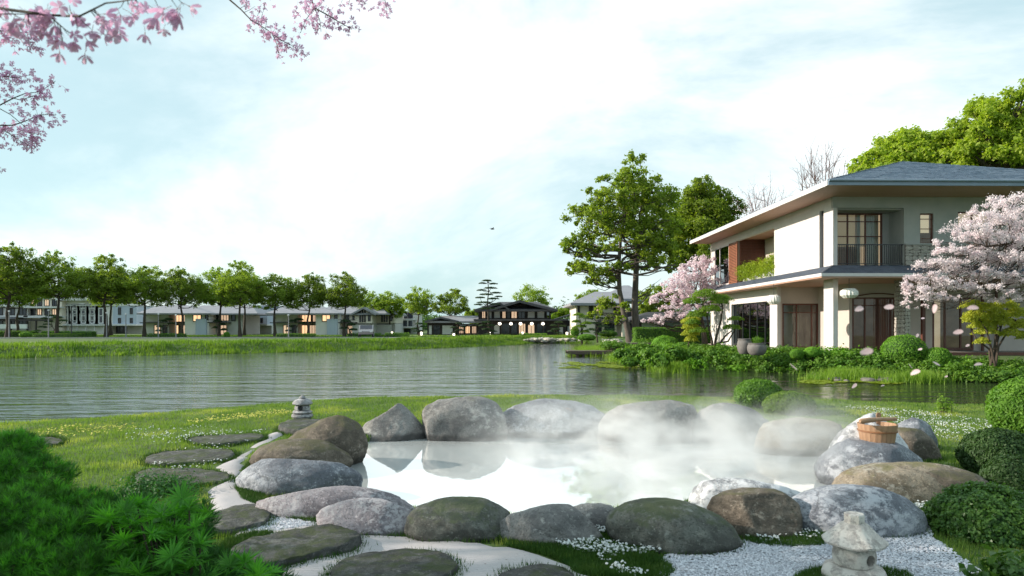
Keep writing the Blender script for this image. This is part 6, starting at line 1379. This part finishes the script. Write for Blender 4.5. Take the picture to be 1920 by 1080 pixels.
pxtree('spring_tree', 60, (1860,640), [(1862,500),(1868,400),(1868,320),(1866,260)], [(1790,262,20,12),(1810,245,24,14),(1835,222,26,16),(1862,200,28,18),(1895,185,30,18),(1930,190,34,22),(1965,215,34,24),(1785,290,18,14),(1815,285,30,18),(1850,262,34,22),(1890,240,36,22),(1930,240,36,24),(1840,305,34,14),(1885,295,36,18),(1930,300,36,20),(1975,270,34,26),(1990,320,34,24),(1800,315,20,10)], .30, 52000, LEAF_YEL, WOOD, 'biggest bright yellow green tree over the end of the slate roof', seed=5, r0=.5, shell=.35)
# bare trees
def baretree(d, base, top_pts, label, seed, r0, mat_, leafm=None, nlf=0, fork=(1540,345)):
    rng = np.random.RandomState(seed); X = XD(base[0], d); z = z1(X, d); e = empty('bare_tree', (X, d, z), label, 'tree'); b0 = Vector((X, d, z)); g_ = MB(); fk = D(*fork, d)-b0; g_.tube([(0,0,-.1), fk*.5+Vector((.1,0,0)), fk], [r0, r0*.8, r0*.6], 8); tips = []
    for (x, y) in top_pts:
        t = D(x, y, d + rng.uniform(-2, 2)) - b0; pp = limb(g_, fk.lerp(Vector((0,0,0)), rng.uniform(0, .35)), t, r0*.3, .018, rng, 5, 6, .05, .3)
        for j in range(9):
            a = pp[rng.randint(1, 6)]; dv = (t-a).normalized() + Vector(rng.normal(size=3))*.45 + Vector((0,0,.2)); L_ = rng.uniform(.8, 2.2); q_ = limb(g_, a, a + dv.normalized()*L_, .03, .009, rng, 4, 3, .06, .1); tips += q_[1:]
            for k in range(3): a2 = q_[rng.randint(1, 4)]; dv2 = dv.normalized() + Vector(rng.normal(size=3))*.5; q2 = limb(g_, a2, a2 + dv2*rng.uniform(.4, 1.0), .013, .006, rng, 3, 2, .05, .05); tips += q2[1:]
    g_.build('branches', mat_, e)
    if leafm:
        T_ = np.array([tuple(t) for t in tips]); q = T_[rng.randint(0, len(T_), nlf)] + rng.normal(0, .10, (nlf, 3)); link('buds', leafmesh('buds', q, .12, leafm, rng), e)
BRK = pm('reddish_twig', (.22,.15,.14), (.15,.10,.10), 3, .9)
baretree(62, (1540,640), [(1510,290),(1522,280),(1535,272),(1548,270),(1560,280),(1572,285),(1585,300),(1500,305),(1540,290),(1528,300),(1556,300),(1575,315),(1505,325)], 'leafless tree with fine upright twigs behind the slate roof', 5, .2, BRK, fork=(1540,372))
baretree(62, (1432,640), [(1395,385),(1405,370),(1418,362),(1430,355),(1445,350),(1456,362),(1470,370),(1440,370),(1425,380),(1410,392),(1460,380),(1400,400)], 'small purplish budding tree peeking over the wooden eaves', 6, .14, BRK, BLOOM_P, 1500, fork=(1432,430))
# cherries
pxtree('pink_cherry_tree', 47, (1322,650), [(1318,610),(1312,580),(1305,560)], [(1300,500,22,14),(1322,510,20,14),(1280,520,20,12),(1258,535,20,10),(1300,530,28,12),(1330,535,18,16),(1275,545,24,9),(1238,555,18,8),(1225,562,12,6),(1265,562,20,7),(1300,555,26,10),(1285,575,24,7),(1315,575,22,9),(1250,575,14,6),(1232,597,18,5),(1258,592,18,6),(1212,602,10,4),(1275,590,14,5),(1240,606,10,4),(1335,560,14,12),(1320,490,16,10)], .115, 12500, BLOOM_P, WOOD, 'pink flowering cherry tree spreading beside the villa', cat='cherry tree', seed=7, r0=.16, shell=.5, up=.2, aspect=.85, twigs=5, depth=.7, drop=0)
wc = [(1885,375,24,10),(1862,385,22,10),(1905,392,26,14),(1840,410,26,12),(1875,412,30,14),(1915,425,24,18),(1805,432,24,10),(1838,440,28,14),(1875,448,30,14),(1910,458,26,16),(1780,450,18,8),(1765,470,18,7),(1800,468,26,10),(1835,476,28,13),(1870,484,30,13),(1905,495,26,14),(1755,492,26,8),(1785,497,28,11),(1820,508,28,11),(1858,515,28,11),(1895,525,26,12),(1710,520,16,6),(1738,520,22,10),(1765,528,26,12),(1800,535,26,10),(1835,540,24,9),(1700,535,14,8),(1722,545,22,10),(1750,556,22,9),(1710,562,14,7),(1728,575,12,5),(1775,560,14,6),(1868,550,20,8),(1905,560,20,8),(1940,470,30,30),(1960,420,30,25),(1975,520,34,28),(1930,545,24,14),(1700,548,10,8),(1885,562,14,5)]
pxtree('white_cherry_tree', 24.5, (2090,690), [(2080,600),(2060,530),(2020,485),(1970,462),(1910,455),(1850,462)], wc, .052, 46000, BLOOM_W, WOOD, 'large white cherry tree in full bloom reaching across the villa front', cat='cherry tree', seed=8, r0=.10, shell=.35, up=.2, aspect=.85, twigs=3, depth=.35, forkz=.25, drop=-.6)
# cloud pruned garden trees
def niwaki(d, base, stems_px, pads, leaf, lsz, nl, label, seed, bark=WOOD, r0=.06, flat=1, cat='garden tree', group=None, zb=None):
    if d < 40: pads = [(a, b, c, e_*(1.7 if leaf is LEAF_GOLD and d < 30 else 1.3)) for a, b, c, e_ in pads]
    rng = np.random.RandomState(seed+700); X = XD(base[0], d); z = z1(X, d) if zb is None else zb; e = empty('cloud_pruned_tree', (X, d, z), label, cat, group); b0 = Vector((X, d, z)); s = d/F; g_ = MB(); allp = []
    for st in stems_px:
        pts = [Vector((rng.uniform(-.1,.1), rng.uniform(-.1,.1), -.1))] + [D(x, y, d + rng.uniform(-.2,.2)) - b0 for x, y in st]; n_ = len(pts); g_.tube(pts, [r0*(1-.6*i/(n_-1)) for i in range(n_)], 7); allp += pts[1:]
    P_ = []; Nn = []
    for (x, y, rx, ry) in pads:
        c = D(x, y, d + rng.uniform(-.25,.25)*rx*s*2) - b0; nr_ = min(allp, key=lambda p: (p-c).length + max(0, p.z-c.z)); limb(g_, nr_, c, r0*.45, r0*.2, rng, 5)
        n_ = max(60, int(nl*rx*ry/sum(p[2]*p[3] for p in pads))); dv = rng.normal(size=(n_, 3)); dv /= np.linalg.norm(dv, axis=1, keepdims=True); dv[:,2] = np.abs(dv[:,2])*1.0 - .35; lumps = np.array([mnoise.noise(Vector(q)*2.6+Vector((x, y, 0))) for q in dv])
        q = np.array(c) + dv*np.array([rx*s, rx*s*.85, ry*s])*(rng.uniform(.6, 1.05, n_) + .3*lumps)[:, None]; P_.append(q); Nn.append(dv)
    g_.build('trunk', bark, e, True); link('foliage_pads', leafmesh('foliage_pads', np.concatenate(P_), lsz, leaf, rng, np.concatenate(Nn)*.8, up=.4), e)
niwaki(33.5, (1338,662), [[(1335,640),(1328,610),(1325,590),(1318,570)],[(1342,635),(1352,600),(1355,575),(1350,560)],[(1345,650),(1360,630),(1372,620)],[(1340,645),(1365,640),(1378,618)]], [(1322,552,26,12),(1350,560,24,10),(1300,565,20,9),(1332,580,22,10),(1308,590,20,10),(1380,598,14,6),(1372,614,18,7),(1350,566,16,8),(1312,620,20,7),(1300,604,14,8)], LEAF_NIWAKI, .075, 9000, 'flat topped cloud pruned garden tree with bright pads left of the villa wall', 1, r0=.07)
niwaki(34.5, (1290,655), [[(1292,640),(1294,620)]], [(1293,602,16,8),(1296,612,17,9),(1294,624,16,10),(1296,636,12,9),(1300,598,12,7)], LEAF_GOLD, .075, 4000, 'golden leaved small tree tucked behind the flat topped garden tree', 2)
niwaki(25.5, (1862,672), [[(1858,650),(1850,620),(1838,600)],[(1866,645),(1868,615),(1862,590)],[(1872,650),(1890,620),(1905,600)],[(1855,655),(1830,635),(1822,620)],[(1870,640),(1880,600),(1885,585)]], [(1822,572,20,9),(1848,578,24,10),(1882,572,24,10),(1828,592,22,11),(1858,598,26,11),(1905,588,22,12),(1842,610,24,9),(1880,605,24,10),(1915,610,18,12),(1850,622,22,8),(1895,625,20,9),(1842,640,14,7),(1820,600,14,8),(1925,630,18,10),(1870,588,20,10)], LEAF_GOLD, .065, 16000, 'golden green cloud pruned tree under the white cherry blossoms', 3, r0=.05)
FP = [(96,(100,632),[[(104,622),(98,612),(96,602)],[(101,620),(110,608)]],[(96,592,9,4),(84,597,8,3.5),(108,595,9,4),(118,601,8,3.5),(92,603,8,3),(80,613,9,3.5),(70,620,7,3),(112,613,7,3),(88,608,7,3)],'dark layered pine at the higher hedge, biggest of the far garden pines'),
 (88,(312,632),[[(308,622),(313,612),(318,606)]],[(305,602,8,4),(316,599,9,4),(322,606,7,3),(300,612,7,3),(297,620,6,3)],'layered pine before the first lit house'),
 (88,(415,632),[[(412,622),(410,612)]],[(408,602,8,4),(416,608,7,4),(404,614,6,4),(420,618,6,4)],'dark layered pine at the corner of the first grey roofed house'),
 (88,(555,632),[[(552,622),(557,612),(560,606)]],[(549,602,8,4),(560,599,9,4),(566,606,7,3),(544,612,7,3),(541,620,6,3)],'layered pine before the second lit house'),
 (88,(660,632),[[(656,622),(652,612)]],[(648,602,9,4),(658,608,8,4),(645,615,8,4),(662,618,8,4)],'dark layered pine beside the last row tree'),
 (92,(786,629),[[(784,620),(787,612)]],[(786,607,7,3),(794,612,7,3),(778,616,7,3),(785,621,9,3),(798,618,6,3)],'pine nearest to the low dark wing on its road side'),
 (92,(858,629),[[(861,620),(857,610)]],[(860,606,7,3),(868,612,6,3),(852,614,7,3),(862,619,9,3),(853,624,7,3)],'pine in front of the lit pergola of the dark villa'),
 (90,(918,629),[[(916,620),(912,610)]],[(912,604,8,3.5),(904,610,7,3),(920,610,8,3),(912,617,9,3),(924,621,8,3),(916,626,9,2.5)],'pine under the tall thin conifer before the dark villa'),
 (90,(1045,629),[[(1043,620),(1048,610)]],[(1048,604,8,3.5),(1038,610,7,3),(1055,611,7,3),(1042,617,9,3),(1034,621,8,3),(1046,624,8,2.5)],'pine at the end of the dark villa by the pavilion'),
 (78,(1122,632),[[(1118,620),(1124,610),(1116,600)]],[(1115,590,14,5),(1104,597,10,4),(1128,597,10,4),(1112,606,14,4),(1130,612,12,4),(1142,618,12,4),(1126,624,14,4),(1108,618,10,4)],'dark spreading pine in front of the cream villa wall')]
for i, p in enumerate(FP): niwaki(p[0], p[1], p[2], p[3], LEAF_PINE, .13, 2600, p[4], 20+i, r0=.09, cat='pine', group='cloud pruned pines in the far gardens')
niwaki(76, (1090,632), [[(1090,615),(1088,600)],[(1092,618),(1098,600)]], [(1085,590,10,5),(1096,594,10,5),(1080,603,9,5),(1100,606,11,5),(1088,612,12,5),(1078,618,8,5),(1096,622,10,5)], LEAF_NIWAKI, .13, 3800, 'pale green many pad tree before the corner of the cream villa', 40, r0=.09)
niwaki(93, (917,628), [[(916,610),(915,590),(914,570),(916,545),(915,528)]], [(913,526,9,2.6),(925,532,8,2.4),(905,531,7,2.2),(920,540,12,2.6),(903,544,9,2.4),(930,549,10,2.4),(912,552,13,2.6),(900,558,9,2.4),(925,560,11,2.6),(935,556,7,2),(908,567,14,2.6),(928,570,9,2.4),(897,571,8,2.2),(915,578,14,2.4)], LEAF_PINE, .15, 6500, 'tall thin layered conifer towering over the dark villa roof', 41, r0=.13)
# bushes along the far bank
for i, (x, y, rx, ry, d, lb) in enumerate(((48,628,10,5,80,'grey green round bush by the road near the first hedge'),(425,628,5,5,82,'small yellow green round bush beside the dark layered pine at the house corner'),(1078,622,7,9,82,'upright yellow green bush at the pavilion end of the cream villa'),(1140,626,16,6,80,'dark mounded bush below the cream villa windows'))): ball(x, y, rx, ry, d, LEAF_SHRUB if i % 3 == 0 else LEAF_BALL, lb, 1600, .17, name='round_bush', cat='bush', seed=60+i, rough=.05)

# grass of the far bank
rng = np.random.RandomState(17); n_ = 150000
X = rng.uniform(-62, 16, n_*2); Y = rng.uniform(40, 92, n_*2); s = polysd(LAKE, X, Y); k = (s > -.15) & (s < 9 + rng.uniform(-1, 1, len(s))) & (X < 9) & (rng.rand(len(s)) < np.clip(1.25 - s*.13, .2, 1)); X, Y, s = X[k][:n_], Y[k][:n_], s[k][:n_]
hn = .24 + .14*np.clip(lump(X*.9, Y*.9), -1, 1.5); tag(blades('bank_grass', np.stack([X, Y], -1), np.maximum(zt(X, Y), -.02), hn*rng.uniform(.6, 1.3, len(X))*(1-.4*ss(3, 9, s)), .075, GRASSF, rng, .5), 'tall lush grass edging the far bank of the lake', 'grass', kind='stuff')
n_ = 40000; X = rng.uniform(-95, 14, n_); Y = rng.uniform(78, 100, n_); k = ((Y > 86 + (X+30)*.05) | (X > -2)); X, Y = X[k], Y[k]; tag(blades('far_lawn', np.stack([X, Y], -1), zt(X, Y), rng.uniform(.05, .12, len(X)), .12, GRASSF, rng, .6), 'short far lawn under the trees by the houses', 'grass', kind='stuff')
# street lamps, car, bird
for i, (x, top, arm) in enumerate(((17,585,0),(91,583,0),(134,574,1),(200,588,0),(236,590,0),(297,590,0),(330,592,0),(541,592,0))):
    d = 78 + (i % 3)*.8; X = XD(x, d); z = z1(X, d)-.05; hh = ZD(top, d) - z
    e = empty('street_lamp', (X, d, z), ['slim lamp post at the first row tree','slim lamp post by the cloud pruned pine','lamp post with a long side arm before the blue grey townhouses','slim lamp post beside the dark trunked tree','slim lamp post between the townhouse windows and the first lit house','slim lamp post before the lit rooms of the first house','slim lamp post at the white wall of the first lit house','slim lamp post in front of the second lit house'][i], 'street lamp', 'street lamps along the far road')
    MB().bar((0,0,0),(0,0,hh),.07,.045).build('post', METAL_D if arm else pm('lamp_post_grey', (.25,.25,.26), None, 2, .5), e)
    if arm: MB().tube([(0,0,hh),(.5,0,hh+.12),(1.1,0,hh+.25)], [.04,.035,.03]).build('arm', METAL_D, e); MB().box(.9,1.45,-.09,.09,hh+.24,hh+.30).build('lamp_head', C_TRIM, e)
    else: MB().lathe([(.03,hh),(.10,hh+.02),(.11,hh+.14),(.02,hh+.18)], 10).build('lamp_head', C_TRIM, e)
car = empty('parked_car', (XD(687, 82), 82, .706), 'small silver car on the far road beside the last row tree', 'car', rz=math.radians(100)); sc = 1.0
CP = pm('silver_car_paint', (.36,.34,.35), (.33,.31,.32), 1, .25, metal=.6); prof = [(-2.1,.35),(-2.15,.75),(-1.75,.92),(-1.05,1.0),(-.45,1.42),(.75,1.45),(1.5,1.05),(2.05,.95),(2.12,.5),(2.05,.3)]
MB().prism([(x, -.85, z) for x, z in prof], (0, 1.7, 0)).build('body', CP, car, False, .06)
MB().prism([(-.95,-.87,1.02),(-.42,-.87,1.36),(.70,-.87,1.38),(1.3,-.87,1.04)], (0, 1.74, 0)).build('side_window', DKG, car); MB().prism([(-1.12,-.7,1.0),(-.50,-.7,1.41),(-.46,-.7,1.44),(-1.0,-.7,.99)], (0, 1.4, 0)).build('windscreen', DKG, car)
for x in (-1.35, 1.35):
    for y in (-.78, .78): w_ = MB().tube([(x, y-.1, .31), (x, y+.1, .31)], [.31, .31], 18).build('wheel', METAL_D, car); MB().tube([(x, y-.115, .31), (x, y+.115, .31)], [.18, .18], 12).build('rim', C_TRIM, w_)
for y in (-.62, .62): MB().box(-2.19,-2.10,y-.16,y+.16,.62,.76).build('headlight', GLOBE if 0 else C_TRIM, car)
def bird(px, py, d, sp, label, seed):
    e = empty('bird', D(px, py, d), label, 'bird', rz=seed); MB().tube([(-.22,0,0),(-.1,0,.02),(.08,0,.03),(.2,0,.05),(.27,0,.045)], [.01,.05,.06,.035,.008], 8).build('body', METAL_D, e, True)
    for s_ in (-1, 1): g_ = MB(); g_.v = [(.1,.03*s_,.04),(-.08,.03*s_,.03),(-.06,.28*s_,.16),(.07,.26*s_,.17),(-.10,.55*s_,.10)]; g_.f = [(0,1,2,3),(3,2,4)]; g_.build('wing', METAL_D, e)
bird(923, 430, 70, 1, 'small dark bird flying alone in the middle of the sky', .5)

# unseen cherry tree, parent of the hanging branches, added to shade the near garden
rt_ = np.random.RandomState(3); cl = [((rt_.uniform(-3.0, 2.6), rt_.uniform(-3.0, 2.6), 5.2 + rt_.uniform(-1.3, 1.5)), (1.1, 1.1, .55)) for _ in range(22)]
tree('unseen_cherry_tree', (-10.6, 5.0, z1(-10.6, 5.0)-.05), [(0,0,0),(.1,.1,1.2),(-.1,.3,2.4),(.2,.1,3.8),(.3,.2,5.2)], cl, .11, 10500, BLOOM_V, WOOD, 'unseen mauve cherry tree added beside the viewpoint to shade the near garden', cat='cherry tree', seed=77, r0=.2, shell=.4, aspect=.8)
